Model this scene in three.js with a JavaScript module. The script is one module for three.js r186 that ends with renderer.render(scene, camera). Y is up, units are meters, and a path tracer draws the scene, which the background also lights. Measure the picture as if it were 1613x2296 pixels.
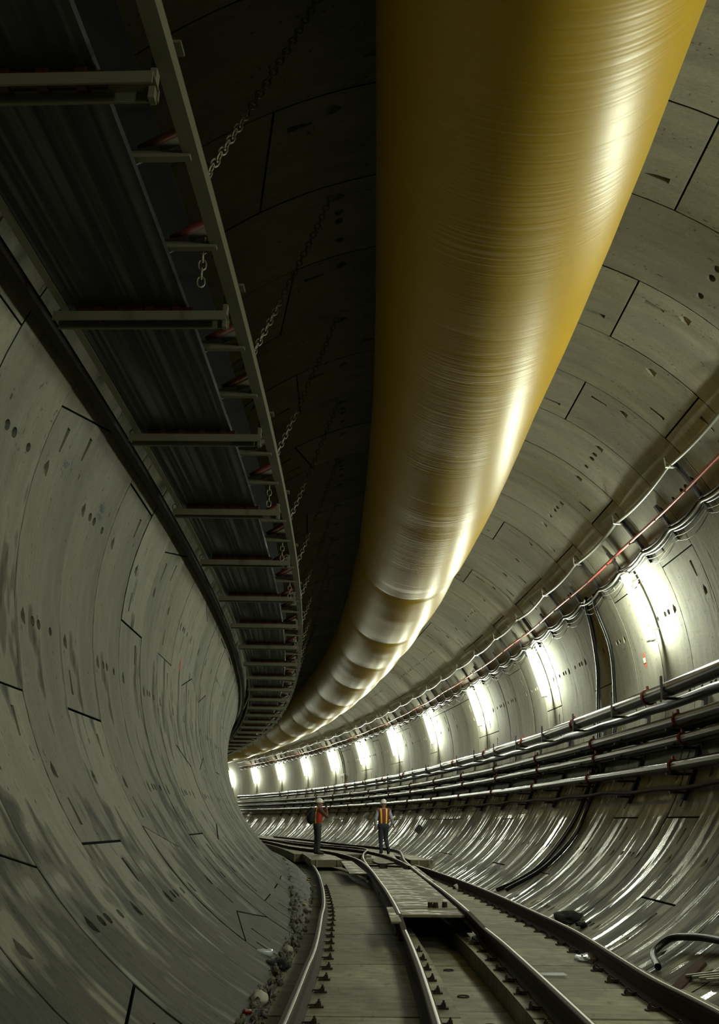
import * as THREE from 'three';
import { mergeGeometries, mergeVertices, toCreasedNormals } from 'three/addons/utils/BufferGeometryUtils.js';
import { MarchingCubes } from 'three/addons/objects/MarchingCubes.js';
import { RectAreaLightUniformsLib } from 'three/addons/lights/RectAreaLightUniformsLib.js';

// ---------------------------------------------------------------- camera, light, exposure
const R = 4.2;                       // inner radius of the tunnel in metres
const RC = 39.256 * R;               // radius of its bend to the left
const scene = new THREE.Scene();
scene.background = new THREE.Color(0x000000);
const renderer = new THREE.WebGLRenderer({ antialias: true });
renderer.toneMapping = THREE.LinearToneMapping;
renderer.toneMappingExposure = 1.0;
renderer.shadowMap.enabled = true;
RectAreaLightUniformsLib.init();
const camera = new THREE.PerspectiveCamera(2 * Math.atan(1148 / 1920.77) * 180 / Math.PI, 1613 / 2296, 0.05, 200);
{
  const pitch = 0.3462, yaw = 0.0567, roll = 0.0084;
  const fw = new THREE.Vector3(-Math.sin(yaw) * Math.cos(pitch), Math.sin(pitch), -Math.cos(yaw) * Math.cos(pitch));
  const r0 = new THREE.Vector3(Math.cos(yaw), 0, -Math.sin(yaw)), u0 = new THREE.Vector3().crossVectors(r0, fw);
  const r = r0.clone().multiplyScalar(Math.cos(roll)).addScaledVector(u0, Math.sin(roll));
  const u = u0.clone().multiplyScalar(Math.cos(roll)).addScaledVector(r0, -Math.sin(roll));
  camera.matrixAutoUpdate = true;
  camera.position.set(-0.2062 * R, -0.5656 * R, 0);
  camera.quaternion.setFromRotationMatrix(new THREE.Matrix4().makeBasis(r, u, fw.clone().negate()));
}
const LAMP_COLOR = new THREE.Color().setRGB(0.935, 1.0, 0.78);
const LAMP_POWER = 395;              // radiance of each face of a lamp's light

// ---------------------------------------------------------------- helpers
let seedState = 12345;
const rnd = () => { seedState = (seedState * 1664525 + 1013904223) >>> 0; return seedState / 4294967296; };
const rr = (a, b) => a + (b - a) * rnd();
const D2R = Math.PI / 180;
const V = (s, a, b) => { const ph = s * R / RC, D = RC + a * R; return new THREE.Vector3(D * Math.cos(ph) - RC, b * R, -D * Math.sin(ph)); };
const VT = (s, rho, deg) => V(s, rho * Math.cos(deg * D2R), rho * Math.sin(deg * D2R));
const phi = (s) => s * R / RC;
const NL = (s) => new THREE.Vector3(Math.cos(phi(s)), 0, -Math.sin(phi(s)));
const TF = (s) => new THREE.Vector3(-Math.sin(phi(s)), 0, -Math.cos(phi(s)));
const used = {};
const numbered = (n) => { const c = used[n] = (used[n] ?? -1) + 1; return c ? `${n}_${String(c).padStart(3, '0')}` : n; };
function shade(o) { o.traverse((m) => { if (m.isMesh) { m.castShadow = true; m.receiveShadow = true; } }); return o; }
function mesh(name, geo, mat, parent) { const m = new THREE.Mesh(geo, mat); m.name = name; m.castShadow = m.receiveShadow = true; if (parent) parent.add(m); return m; }
function tag(o, label, category, group, kind) { o.userData.label = label; if (category) o.userData.category = category; if (group) o.userData.group = group; if (kind) o.userData.kind = kind; return o; }
function thing(name, label, category, group) { const g = new THREE.Group(); g.name = numbered(name); scene.add(g); return tag(g, label, category, group); }
function solo(name, geo, mat, label, category, group) { const m = mesh(numbered(name), geo, mat, scene); return tag(m, label, category, group); }
function structure(name, label) { const g = new THREE.Group(); g.name = name; scene.add(g); g.userData.kind = 'structure'; if (label) g.userData.label = label; g.userData.category = 'structure'; return g; }
function place(o, s, a, b) { o.position.copy(V(s, a, b)); o.rotation.y = phi(s); return o; }
const merge = (list) => mergeGeometries(list.map((g) => { const n = g.index ? g.toNonIndexed() : g; for (const k of Object.keys(n.attributes)) if (!['position', 'normal', 'uv'].includes(k)) n.deleteAttribute(k); return n; }), false);
const box = (w, h, d, x = 0, y = 0, z = 0) => new THREE.BoxGeometry(w, h, d).translate(x, y, z);
function chamferBox(w, h, d, c = 0.008) {
  const s = new THREE.Shape([[-w / 2 + c, -h / 2 + c], [w / 2 - c, -h / 2 + c], [w / 2 - c, h / 2 - c], [-w / 2 + c, h / 2 - c]].map((p) => new THREE.Vector2(...p)));
  const g = new THREE.ExtrudeGeometry(s, { depth: d - 2 * c, bevelEnabled: true, bevelSize: c, bevelThickness: c, bevelSegments: 1, steps: 1 });
  return g.translate(0, 0, -d / 2 + c);
}
function barBetween(p, q, w, h, mk) {           // box (or other unit-length shape along z) from p to q
  const d = new THREE.Vector3().subVectors(q, p), L = d.length();
  const g = mk ? mk(L) : new THREE.BoxGeometry(w, h, L);
  const z = d.clone().normalize(); let x = new THREE.Vector3().crossVectors(new THREE.Vector3(0, 1, 0), z);
  if (x.lengthSq() < 1e-4) x.set(1, 0, 0); x.normalize();
  const y = new THREE.Vector3().crossVectors(z, x);
  const M = new THREE.Matrix4().makeBasis(x, y, z).setPosition(p.clone().add(q).multiplyScalar(0.5));
  return g.applyMatrix4(M);
}
const rod = (p, q, r, n = 10) => barBetween(p, q, 0, 0, (L) => new THREE.CylinderGeometry(r, r, L, n).rotateX(Math.PI / 2));
// sweep a 2D outline (metres: x lateral, y up) along a path of [s, a, b] (tunnel radii)
function sweep(prof, path, { closed = true, caps = true, smooth = false, vscale = 1 } = {}) {
  const n = prof.length, m = path.length, pos = [], uv = [], idx = [];
  const per = [0]; for (let i = 1; i <= n; i++) per.push(per[i - 1] + Math.hypot(prof[i % n][0] - prof[i - 1][0], prof[i % n][1] - prof[i - 1][1]));
  let len = 0, last = null; const cols = closed ? n + 1 : n;
  for (const [s, a, b, k = 1] of path) {
    const c = V(s, a, b), N = NL(s); if (last) len += c.distanceTo(last); last = c;
    for (let i = 0; i < cols; i++) { const q = prof[i % n]; pos.push(c.x + N.x * q[0] * k, c.y + q[1] * k, c.z + N.z * q[0] * k); uv.push(per[i], len * vscale); }
  }
  for (let j = 0; j < m - 1; j++) for (let i = 0; i < cols - 1; i++) { const A = j * cols + i, B = A + 1, C = A + cols, D = C + 1; idx.push(A, B, C, B, D, C); }
  let g = new THREE.BufferGeometry();
  g.setAttribute('position', new THREE.Float32BufferAttribute(pos, 3)); g.setAttribute('uv', new THREE.Float32BufferAttribute(uv, 2)); g.setIndex(idx);
  // orientation: outline given anticlockwise (x right, y up), path going forward
  g.computeVertexNormals();
  if (closed && smooth) { const nn = g.attributes.normal; for (let j = 0; j < m; j++) { const A = j * cols, B = A + n; const v = new THREE.Vector3(nn.getX(A) + nn.getX(B), nn.getY(A) + nn.getY(B), nn.getZ(A) + nn.getZ(B)).normalize(); nn.setXYZ(A, v.x, v.y, v.z); nn.setXYZ(B, v.x, v.y, v.z); } }
  if (!smooth) g = toCreasedNormals(g, 0.5);
  if (caps && closed) {
    const tri = THREE.ShapeUtils.triangulateShape(prof.map((p) => new THREE.Vector2(...p)), []), cp = [];
    for (const [j, flip] of [[0, true], [m - 1, false]]) { const [s, a, b, k = 1] = path[j], c = V(s, a, b), N = NL(s); for (const t of tri) for (const i of flip ? [t[0], t[1], t[2]] : [t[0], t[2], t[1]]) cp.push(c.x + N.x * prof[i][0] * k, c.y + prof[i][1] * k, c.z + N.z * prof[i][0] * k); }
    const cg = new THREE.BufferGeometry(); cg.setAttribute('position', new THREE.Float32BufferAttribute(cp, 3)); cg.setAttribute('uv', new THREE.Float32BufferAttribute(new Float32Array(cp.length / 3 * 2), 2)); cg.computeVertexNormals();
    g = merge([g, cg]);
  }
  return g;
}
const circle = (r, n = 16) => Array.from({ length: n }, (_, i) => [r * Math.cos(2 * Math.PI * i / n), r * Math.sin(2 * Math.PI * i / n)]);
const rect = (w, h, x = 0, y = 0) => [[x - w / 2, y - h / 2], [x + w / 2, y - h / 2], [x + w / 2, y + h / 2], [x - w / 2, y + h / 2]];
const span = (s0, s1, step, a, b) => { const n = Math.max(1, Math.ceil((s1 - s0) / step)); return Array.from({ length: n + 1 }, (_, i) => { const s = s0 + (s1 - s0) * i / n; return [s, typeof a === 'function' ? a(s) : a, typeof b === 'function' ? b(s) : b]; }); };
function spline(pts, n) {                     // smooth path through [s, a, b] points
  const c = new THREE.CatmullRomCurve3(pts.map((p) => new THREE.Vector3(p[0], p[1], p[2])), false, 'centripetal');
  return c.getPoints(n).map((v) => [v.x, v.y, v.z]);
}
const tubeThrough = (pts, r, n = 60, radial = 8, tension = 'centripetal') => new THREE.TubeGeometry(new THREE.CatmullRomCurve3(pts, false, tension), n, r, radial, false);
// a bar bent along the lining: from angle d0 to d1 at station s, width along the tunnel, height off the lining
function arcBar(s, rho, d0, d1, width, height, n = 8) {
  const pos = [], idx = [];
  for (let i = 0; i <= n; i++) {
    const d = d0 + (d1 - d0) * i / n;
    for (const [ds, dr] of [[-0.5, 0], [0.5, 0], [0.5, -1], [-0.5, -1]]) { const p = VT(s + ds * width / R, rho + dr * height / R, d); pos.push(p.x, p.y, p.z); }
  }
  for (let i = 0; i < n; i++) for (let k = 0; k < 4; k++) { const A = i * 4 + k, B = i * 4 + (k + 1) % 4; idx.push(A, A + 4, B, B, A + 4, B + 4); }
  idx.push(0, 1, 2, 0, 2, 3); const e = n * 4; idx.push(e, e + 2, e + 1, e, e + 3, e + 2);
  const g = new THREE.BufferGeometry(); g.setAttribute('position', new THREE.Float32BufferAttribute(pos, 3)); g.setIndex(idx);
  const f = g.toNonIndexed(); f.computeVertexNormals(); f.setAttribute('uv', new THREE.Float32BufferAttribute(new Float32Array(f.attributes.position.count * 2), 2)); return f;
}

// ---------------------------------------------------------------- textures
function lattice(seed, px, py) {
  const t = new Float32Array(px * py); let st = (seed * 2654435761) >>> 0;
  for (let i = 0; i < t.length; i++) { st = (st * 1664525 + 1013904223) >>> 0; t[i] = st / 4294967296; }
  return (u, v) => {                            // u, v in 0..1, periodic
    const x = u * px, y = v * py, x0 = Math.floor(x), y0 = Math.floor(y); let fx = x - x0, fy = y - y0; fx = fx * fx * (3 - 2 * fx); fy = fy * fy * (3 - 2 * fy);
    const X0 = ((x0 % px) + px) % px, X1 = (X0 + 1) % px, Y0 = (((y0 % py) + py) % py) * px, Y1 = (((y0 + 1) % py + py) % py) * px;
    return (t[Y0 + X0] * (1 - fx) + t[Y0 + X1] * fx) * (1 - fy) + (t[Y1 + X0] * (1 - fx) + t[Y1 + X1] * fx) * fy;
  };
}
const clamp = (x, a = 0, b = 1) => Math.min(b, Math.max(a, x));
const ss = (a, b, x) => { const t = clamp((x - a) / (b - a)); return t * t * (3 - 2 * t); };
function texture(w, h, fn, srgb = false) {
  const d = new Uint8Array(w * h * 4);
  for (let j = 0; j < h; j++) for (let i = 0; i < w; i++) { const c = fn(i / w, j / h), k = (j * w + i) * 4; if (typeof c === 'number') { d[k] = d[k + 1] = d[k + 2] = clamp(c) * 255; } else { d[k] = clamp(c[0]) * 255; d[k + 1] = clamp(c[1]) * 255; d[k + 2] = clamp(c[2]) * 255; } d[k + 3] = 255; }
  const t = new THREE.DataTexture(d, w, h, THREE.RGBAFormat); t.wrapS = t.wrapT = THREE.RepeatWrapping; t.magFilter = THREE.LinearFilter; t.minFilter = THREE.LinearFilter; t.generateMipmaps = false;
  if (srgb) t.colorSpace = THREE.SRGBColorSpace; t.needsUpdate = true; return t;
}
const moved = (t, ru, rv, ou = 0, ov = 0) => { const c = t.clone(); c.repeat.set(ru, rv); c.offset.set(ou, ov); c.needsUpdate = true; return c; };
const n4 = lattice(1, 4, 4), n9 = lattice(2, 9, 9), n23 = lattice(3, 23, 23), n60 = lattice(4, 60, 60), n170 = lattice(5, 170, 170), n400 = lattice(6, 400, 400);
const st1 = lattice(7, 3, 48), st2 = lattice(8, 7, 130), st3 = lattice(9, 2, 17), st4 = lattice(10, 14, 300);
// concrete of the lining: u is the angle round the whole ring, v runs along the tunnel; blotches, pits, runs, darker patches over the lower part
const l1 = lattice(11, 10, 4), l2 = lattice(12, 40, 12), l3 = lattice(13, 130, 30), l4 = lattice(14, 900, 100), l5 = lattice(15, 1100, 300), r1 = lattice(16, 14, 24), r2 = lattice(17, 30, 90), r3 = lattice(18, 60, 240);
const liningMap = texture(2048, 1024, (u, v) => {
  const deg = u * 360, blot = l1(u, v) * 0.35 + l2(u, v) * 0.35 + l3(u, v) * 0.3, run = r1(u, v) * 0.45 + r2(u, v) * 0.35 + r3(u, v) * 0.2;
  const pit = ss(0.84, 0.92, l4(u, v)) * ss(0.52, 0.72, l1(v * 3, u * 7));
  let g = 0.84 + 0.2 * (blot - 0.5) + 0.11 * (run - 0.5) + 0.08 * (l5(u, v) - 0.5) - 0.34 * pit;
  const cover = clamp((deg - 165) / 75) * 0.9 * (1 - 0.45 * ss(275, 295, deg)) * (1 - ss(318, 340, deg)), n = run * 0.14 + l1(u, v) * 0.36 + l2(u, v) * 0.3 + l3(u, v) * 0.2;      // ragged darker patches and runs, denser towards the bottom
  const e = 0.78 - 0.62 * cover, darkened = (ss(e - 0.03, e + 0.03, n) * 0.55 + ss(e + 0.05, e + 0.1, n) * 0.45) * ss(0.01, 0.04, cover); g *= 1 - 0.52 * darkened;
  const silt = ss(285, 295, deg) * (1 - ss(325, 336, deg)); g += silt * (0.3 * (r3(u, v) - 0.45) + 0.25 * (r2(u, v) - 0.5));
  const warm = 0.02 * (l2(u + 0.4, v + 0.2) - 0.5) + 0.015 * darkened; return [g + warm, g + warm * 0.7, g - warm];
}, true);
const concreteBump = texture(1024, 1024, (u, v) => 0.6 + 0.2 * (n60(u, v) - 0.5) + 0.15 * (n170(u, v) - 0.5) + 0.15 * (n400(u, v) - 0.5) - 0.5 * ss(0.86, 0.93, n170(u, v)) * ss(0.5, 0.75, n9(v, u)));
// how wet: a film of water in streaks on the lower lining (u = angle round the whole ring)
const wA = lattice(21, 36, 22), wB = lattice(22, 60, 120), wC = lattice(23, 30, 320), wD = lattice(24, 200, 200);
const wetMap = texture(2048, 1024, (u, v) => {
  const deg = u * 360; const right = ss(286, 292, deg) * (1 - ss(333, 340, deg)), left = ss(212, 225, deg) * (1 - ss(250, 254, deg));
  const f = wA(u, v) * 0.6 + wB(u, v) * 0.27 + wC(u, v) * 0.13; const film = ss(0.61, 0.7, f) * right + ss(0.66, 0.74, f) * left * 0.12;
  const fine = 0.12 * (wC(u, v) - 0.5) + 0.1 * (wD(u, v) - 0.5); return 0.86 - film * 0.66 + fine;
});
const woodish = lattice(31, 5, 90), woodf = lattice(32, 24, 400);
const slabMap = texture(1024, 1024, (u, v) => { const g = 0.8 + 0.25 * (n4(u, v) - 0.5) + 0.22 * (n23(u, v) - 0.5) + 0.12 * (woodish(u, v) - 0.5) + 0.1 * (n400(u, v) - 0.5) - 0.25 * ss(0.8, 0.92, n60(u, v)) * n9(u, v); return [g + 0.02, g + 0.01, g - 0.04]; }, true);
const slabRough = texture(512, 512, (u, v) => 0.75 - 0.3 * ss(0.5, 0.75, n9(u, v) * 0.6 + n23(u, v) * 0.4) + 0.1 * (n170(u, v) - 0.5));
const rustMap = texture(512, 512, (u, v) => { const k = ss(0.4, 0.65, n23(u, v) * 0.5 + n60(u, v) * 0.5), g = 0.75 + 0.4 * (n170(u, v) - 0.5); return [g * (0.9 + 0.1 * k), g * (0.8 - 0.14 * k), g * (0.72 - 0.28 * k)]; }, true);
const fabA = lattice(41, 5, 40), fabB = lattice(42, 9, 110), fabC = lattice(43, 6, 260), fabG = lattice(44, 3, 7);
// creases of the duct's fabric: u round the duct, v along it
const creaseBump = texture(1024, 1024, (u, v) => { const w = 0.35 + 0.65 * ss(0.35, 0.7, fabG(u, v)); const fold = Math.pow(1 - Math.abs(2 * fabA(u, v + 0.01 * n9(u, v)) - 1), 4); return 0.4 + w * (0.35 * (fabB(u, v) - 0.5) + 0.4 * (fabC(u, v) - 0.5)) + 0.35 * fold * ss(0.4, 0.75, fabG(v, u)); });
const beltA = lattice(51, 40, 3), beltB = lattice(52, 90, 4), beltC = lattice(53, 150, 150);
const beltMap = texture(512, 512, (u, v) => { const g = 0.45 + 0.7 * Math.pow(beltA(u, v), 2.5) + 0.3 * (beltB(u, v) - 0.5) + 0.1 * (beltC(u, v) - 0.5); return [g, g, g]; }, true);
const beltRough = texture(512, 512, (u, v) => 0.85 - 0.6 * Math.pow(beltA(u, v), 2) - 0.1 * beltB(u, v));

// ---------------------------------------------------------------- materials
const std = (o) => new THREE.MeshStandardMaterial(o);
const hex = (h) => new THREE.Color(h);
const wallTint = ['#989686', '#918f7f', '#9f9d8e', '#8c8a7c', '#959380', '#9b998a'];
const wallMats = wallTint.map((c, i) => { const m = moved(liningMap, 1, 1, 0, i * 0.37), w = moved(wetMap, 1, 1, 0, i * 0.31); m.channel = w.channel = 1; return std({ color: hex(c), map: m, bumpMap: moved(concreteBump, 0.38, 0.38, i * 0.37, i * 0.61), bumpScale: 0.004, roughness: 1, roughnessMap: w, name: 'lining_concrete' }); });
const slabMats = ['#8a8870', '#828069', '#929078'].map((c, i) => std({ color: hex(c), map: moved(slabMap, 0.4, 0.4, i * 0.3, i * 0.7), bumpMap: moved(slabMap, 0.4, 0.4, i * 0.3, i * 0.7), bumpScale: 0.003, roughness: 0.8, name: 'floor_concrete' }));
const channelMat = std({ color: hex('#93927f'), map: moved(slabMap, 0.3, 0.3), roughness: 0.8, name: 'wet_floor' });
const railMat = std({ color: hex('#463f33'), map: moved(rustMap, 1.5, 1.5), roughness: 0.88, metalness: 0, name: 'rusty_rail' });
const headMat = std({ color: hex('#7c766a'), roughness: 0.42, metalness: 0.7, name: 'worn_rail_head' });
const plateMat = std({ color: hex('#8b846c'), map: moved(slabMap, 0.5, 0.8, 0.2, 0.1), roughnessMap: moved(slabRough, 0.6, 0.9), roughness: 1.1, metalness: 0.05, name: 'worn_plate' });
const rustMat = std({ color: hex('#43382a'), map: moved(rustMap, 2, 2), roughness: 0.8, metalness: 0.2, name: 'rust' });
const darkSteel = std({ color: hex('#2b2822'), map: moved(rustMap, 2, 2), roughness: 0.65, metalness: 0.3, name: 'dark_steel' });
const greySteel = std({ color: hex('#7d7b6d'), roughness: 0.5, metalness: 0.5, name: 'grey_steel' });
const galvan = std({ color: hex('#a9a99f'), roughness: 0.42, metalness: 0.7, name: 'galvanised' });
const pipeMat = std({ color: hex('#292620'), map: moved(rustMap, 0.6, 0.25), roughness: 0.25, metalness: 0.05, name: 'pipe_steel' });
const strapMat = std({ color: hex('#6e2a20'), roughness: 0.6, metalness: 0.2, name: 'red_oxide' });
const ductMat = new THREE.MeshPhysicalMaterial({ color: hex('#c39c08'), roughness: 0.43, bumpMap: moved(creaseBump, 1, 1), bumpScale: 0.004, clearcoat: 0.3, clearcoatRoughness: 0.43, name: 'yellow_fabric' });
const beltMat = std({ color: hex('#343636'), map: moved(beltMap, 0.9, 0.2), roughness: 1, roughnessMap: moved(beltRough, 0.9, 0.2), name: 'rubber_belt' });
const rubber = std({ color: hex('#141412'), roughness: 0.42, name: 'black_rubber' });
const greyCable = std({ color: hex('#6e706a'), roughness: 0.4, name: 'grey_sheath' });
const redCable = std({ color: hex('#a8443a'), roughness: 0.4, name: 'red_sheath' });
const wireMat = std({ color: hex('#c9c7b4'), roughness: 0.5, name: 'pale_wire' });
const frameMat = std({ color: hex('#5f5e49'), roughness: 0.55, metalness: 0.25, name: 'galvanised_frame' });
const rollerMat = std({ color: hex('#5f4527'), map: moved(rustMap, 2, 2), roughness: 0.35, metalness: 0.5, name: 'rusty_roller' });
const redRoller = std({ color: hex('#55241a'), roughness: 0.45, name: 'red_roller' });
const housingMat = std({ color: hex('#c6c8c0'), roughness: 0.5, name: 'lamp_housing' });
const tubeGlow = std({ color: hex('#ffffff'), emissive: LAMP_COLOR, emissiveIntensity: 7, roughness: 0.4, name: 'lamp_tube_glow' });
const mudMat = std({ color: hex('#2d2a22'), map: moved(slabMap, 1, 1), bumpMap: moved(slabMap, 2, 2), bumpScale: 0.02, roughness: 0.7, name: 'mud' });
const tarp = std({ color: hex('#0e0d0b'), roughness: 0.95, name: 'black_tarp' });
const white = std({ color: hex('#d8d8cf'), roughness: 0.6, name: 'white' });

// ---------------------------------------------------------------- lining: rings of bolted concrete segments
const W = 0.2892, S0 = 1.469;                  // ring width and the station of joint 0, in radii
const WM = W * R;
const lat = [3.8, 22.0, 40.7, 59.5, 79.3, 99.2, 119.2, 139.3, 159.3, 179.2, 198.8, 217.6, 235.4, 253.6, 271.9, 290.2, 308.7, 327.0, 345.4];
const ang = (n) => { const q = Math.floor(n), f = n - q, A = (k) => lat[((k % 19) + 19) % 19] + 360 * Math.floor(k / 19); return A(q) * (1 - f) + A(q + 1) * f; };
function segmentGeometry(n0, n1, slant0, slant1, keyed, seed) {
  const w = WM, g1 = 0.013, g2 = 0.0105, c = 0.004, X = (d) => d * D2R * R;
  const xs = (y) => X(ang(n0) + slant0 * (0.5 - y / w) * 2) + g1, xe = (y) => X(ang(n1) + slant1 * (0.5 - y / w) * 2) - g1;
  const contour = [[xs(g2), g2], [xe(g2), g2], [xe(w - g2), w - g2], [xs(w - g2), w - g2]].map((p) => new THREE.Vector2(...p));
  const holes = [];
  const poly = (pts, depth) => holes.push({ pts: pts.map((p) => new THREE.Vector2(...p)), depth });
  const oval = (x, y, r, d) => poly(Array.from({ length: 12 }, (_, i) => [x + r * Math.cos(-i * Math.PI / 6), y + r * Math.sin(-i * Math.PI / 6)]), () => d);
  const taper = (x, y, dir) => { const L = 0.26; poly(dir > 0 ? [[x, y - 0.035], [x, y + 0.035], [x + L, y + 0.018], [x + L, y - 0.018]] : [[x, y + 0.035], [x, y - 0.035], [x - L, y - 0.018], [x - L, y + 0.018]], (px) => 0.085 - 0.075 * Math.abs(px - x) / L); };
  const notch = (x, y) => { const up = Math.cos(x / R) < 0 ? -1 : 1; const q = [[x + up * 0.085, y], [x + up * 0.01, y - 0.06], [x - up * 0.075, y - 0.05], [x - up * 0.075, y + 0.05], [x + up * 0.01, y + 0.045]]; poly(q, (px) => 0.004 + 0.075 * clamp((up * (px - x) + 0.075) / 0.16)); };
  for (let n = n0; n < n1; n++) notch(X(ang(n + 0.5)), 0.17 * w);
  if (n1 - n0 === 3) { const x = X(ang(n0 + 1.5)); oval(x, 0.37 * w, 0.05, 0.04); oval(x, 0.5 * w, 0.05, 0.14); oval(x, 0.77 * w, 0.045, 0.05); taper(xe(0.23 * w) - 0.16, 0.23 * w, -1); taper(xs(0.73 * w) + 0.16, 0.73 * w, 1); if (keyed) taper(xs(0.28 * w) + 0.16, 0.28 * w, 1); }
  const pts = [...contour]; holes.forEach((h) => pts.push(...h.pts));
  let tris = THREE.ShapeUtils.triangulateShape(contour, holes.map((h) => h.pts));
  const P = pts.map((p) => [p.x, p.y]), mid = new Map();
  for (let it = 0; it < 6; it++) {               // bend: split long edges round the ring
    const out = []; let split = false;
    const M = (i, j) => { if (Math.abs(P[i][0] - P[j][0]) < 0.3) return -1; const k = i < j ? i * 1e5 + j : j * 1e5 + i; if (!mid.has(k)) { P.push([(P[i][0] + P[j][0]) / 2, (P[i][1] + P[j][1]) / 2]); mid.set(k, P.length - 1); } return mid.get(k); };
    for (const [a, b, d] of tris) {
      const ab = M(a, b), bd = M(b, d), da = M(d, a), cnt = (ab >= 0) + (bd >= 0) + (da >= 0);
      if (!cnt) { out.push([a, b, d]); continue; } split = true;
      if (cnt === 3) out.push([a, ab, da], [ab, b, bd], [da, bd, d], [ab, bd, da]);
      else if (cnt === 2) { if (ab < 0) out.push([a, b, bd], [a, bd, da], [da, bd, d]); else if (bd < 0) out.push([a, ab, da], [ab, b, d], [ab, d, da]); else out.push([a, ab, d], [ab, b, bd], [ab, bd, d]); }
      else if (ab >= 0) out.push([a, ab, d], [ab, b, d]); else if (bd >= 0) out.push([a, b, bd], [a, bd, d]); else out.push([a, b, da], [da, b, d]);
    }
    tris = out; if (!split) break;
  }
  let pos = [], nor = [], uv = [], uv1 = []; const ou = (seed * 0.377) % 1 * 2.6, ov = (seed * 0.613) % 1 * 2.6;
  const at = (x, y, d) => { const th = x / R, rho = 1 + d / R; return V(y / R, rho * Math.cos(th), rho * Math.sin(th)); };
  const inward = (x) => new THREE.Vector3(-Math.cos(x / R), -Math.sin(x / R), 0);
  const put = (q, N) => { const p = at(q[0], q[1], q[2]); pos.push(p.x, p.y, p.z); nor.push(N.x, N.y, N.z); uv.push(q[0] + ou, q[1] + ov); uv1.push(q[0] / R / (2 * Math.PI), q[1] / 2.5); };
  const flat = (a, b, d, hint) => { const A = at(...a), N = new THREE.Vector3().crossVectors(at(...b).sub(A), at(...d).sub(A)).normalize(); const f = N.dot(hint) < 0; if (f) N.negate(); for (const q of f ? [a, d, b] : [a, b, d]) put(q, N); };
  for (const t of tris) {
    const A = at(...P[t[0]], 0), N = new THREE.Vector3().crossVectors(at(...P[t[1]], 0).sub(A), at(...P[t[2]], 0).sub(A)); const o = N.dot(inward(P[t[0]][0])) < 0 ? [t[0], t[2], t[1]] : t;
    for (const i of o) put([P[i][0], P[i][1], 0], inward(P[i][0]));
  }
  const edges = new Map(); for (const t of tris) for (let e = 0; e < 3; e++) { const i = t[e], j = t[(e + 1) % 3], k = Math.min(i, j) * 1e5 + Math.max(i, j); edges.set(k, edges.has(k) ? null : [i, j]); }
  const joint = [];
  let h0 = 4; const owner = []; holes.forEach((h, k) => { for (let i = 0; i < h.pts.length; i++) owner[h0 + i] = k; h0 += h.pts.length; });
  const cx = (xs(w / 2) + xe(w / 2)) / 2;
  for (const e of edges.values()) {
    if (!e) continue; const [i, j] = e, p = P[i], q = P[j];
    if (owner[i] !== undefined && owner[i] === owner[j]) {
      const h = holes[owner[i]], m = h.pts.reduce((a, b) => [a[0] + b.x / h.pts.length, a[1] + b.y / h.pts.length], [0, 0]);
      const hint = at(m[0], m[1], 0).sub(at((p[0] + q[0]) / 2, (p[1] + q[1]) / 2, 0));
      const pd = [...p, h.depth(p[0])], qd = [...q, h.depth(q[0])]; flat([...p, 0], [...q, 0], qd, hint); flat([...p, 0], qd, pd, hint);
    } else {
      const off = (v) => { const oy = v[1] < g2 + 1e-4 ? -c : v[1] > w - g2 - 1e-4 ? c : 0; const ox = Math.abs(v[0] - xs(v[1])) < 1e-3 ? -c : Math.abs(v[0] - xe(v[1])) < 1e-3 ? c : 0; return [v[0] + ox * 0.7, v[1] + oy * 0.7]; };
      const a = off(p), b = off(q), hint = at((a[0] + b[0]) / 2, (a[1] + b[1]) / 2, 0).sub(at(cx, w / 2, 0)).add(inward(p[0]).multiplyScalar(0.5));
      flat([...p, 0], [...q, 0], [...b, c], hint); flat([...p, 0], [...b, c], [...a, c], hint);
      const h2 = at(b[0], b[1], 0).sub(at(p[0] < q[0] ? p[0] : q[0], w / 2, 0)); joint.push([[...a, c], [...b, c], [...b, 0.085], h2], [[...a, c], [...b, 0.085], [...a, 0.085], h2]);
    }
  }
  for (const h of holes) for (const t of THREE.ShapeUtils.triangulateShape(h.pts, [])) flat(...t.map((i) => [h.pts[i].x, h.pts[i].y, h.depth(h.pts[i].x)]), inward(h.pts[0].x));
  const face = pos.length / 3; for (const q of joint) flat(...q);
  const g = new THREE.BufferGeometry();
  g.setAttribute('position', new THREE.Float32BufferAttribute(pos, 3)); g.setAttribute('normal', new THREE.Float32BufferAttribute(nor, 3)); g.setAttribute('uv', new THREE.Float32BufferAttribute(uv, 2)); g.setAttribute('uv1', new THREE.Float32BufferAttribute(uv1, 2));
  g.addGroup(0, face, 0); g.addGroup(face, pos.length / 3 - face, 1);   // concrete; black rubber gasket in the joints
  return g;
}
const gasket = std({ color: hex('#121210'), roughness: 0.8, name: 'rubber_gasket' });
const lining = structure('wall_tunnel', 'round tunnel lining of bolted grey concrete segments');
const KEYS = { '-2': 8, '-1': 11, 0: 6, 1: 7, 2: 6, 3: 11, 4: 12, 5: 7, 6: 5, 7: 10, 8: 8, 9: 9, 10: 8, 11: 11, 12: 6 }, pool = [6, 7, 8, 9, 10, 11, 12, 5];
const segCache = {}; const centre = new THREE.Vector3(-RC, 0, 0);
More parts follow.
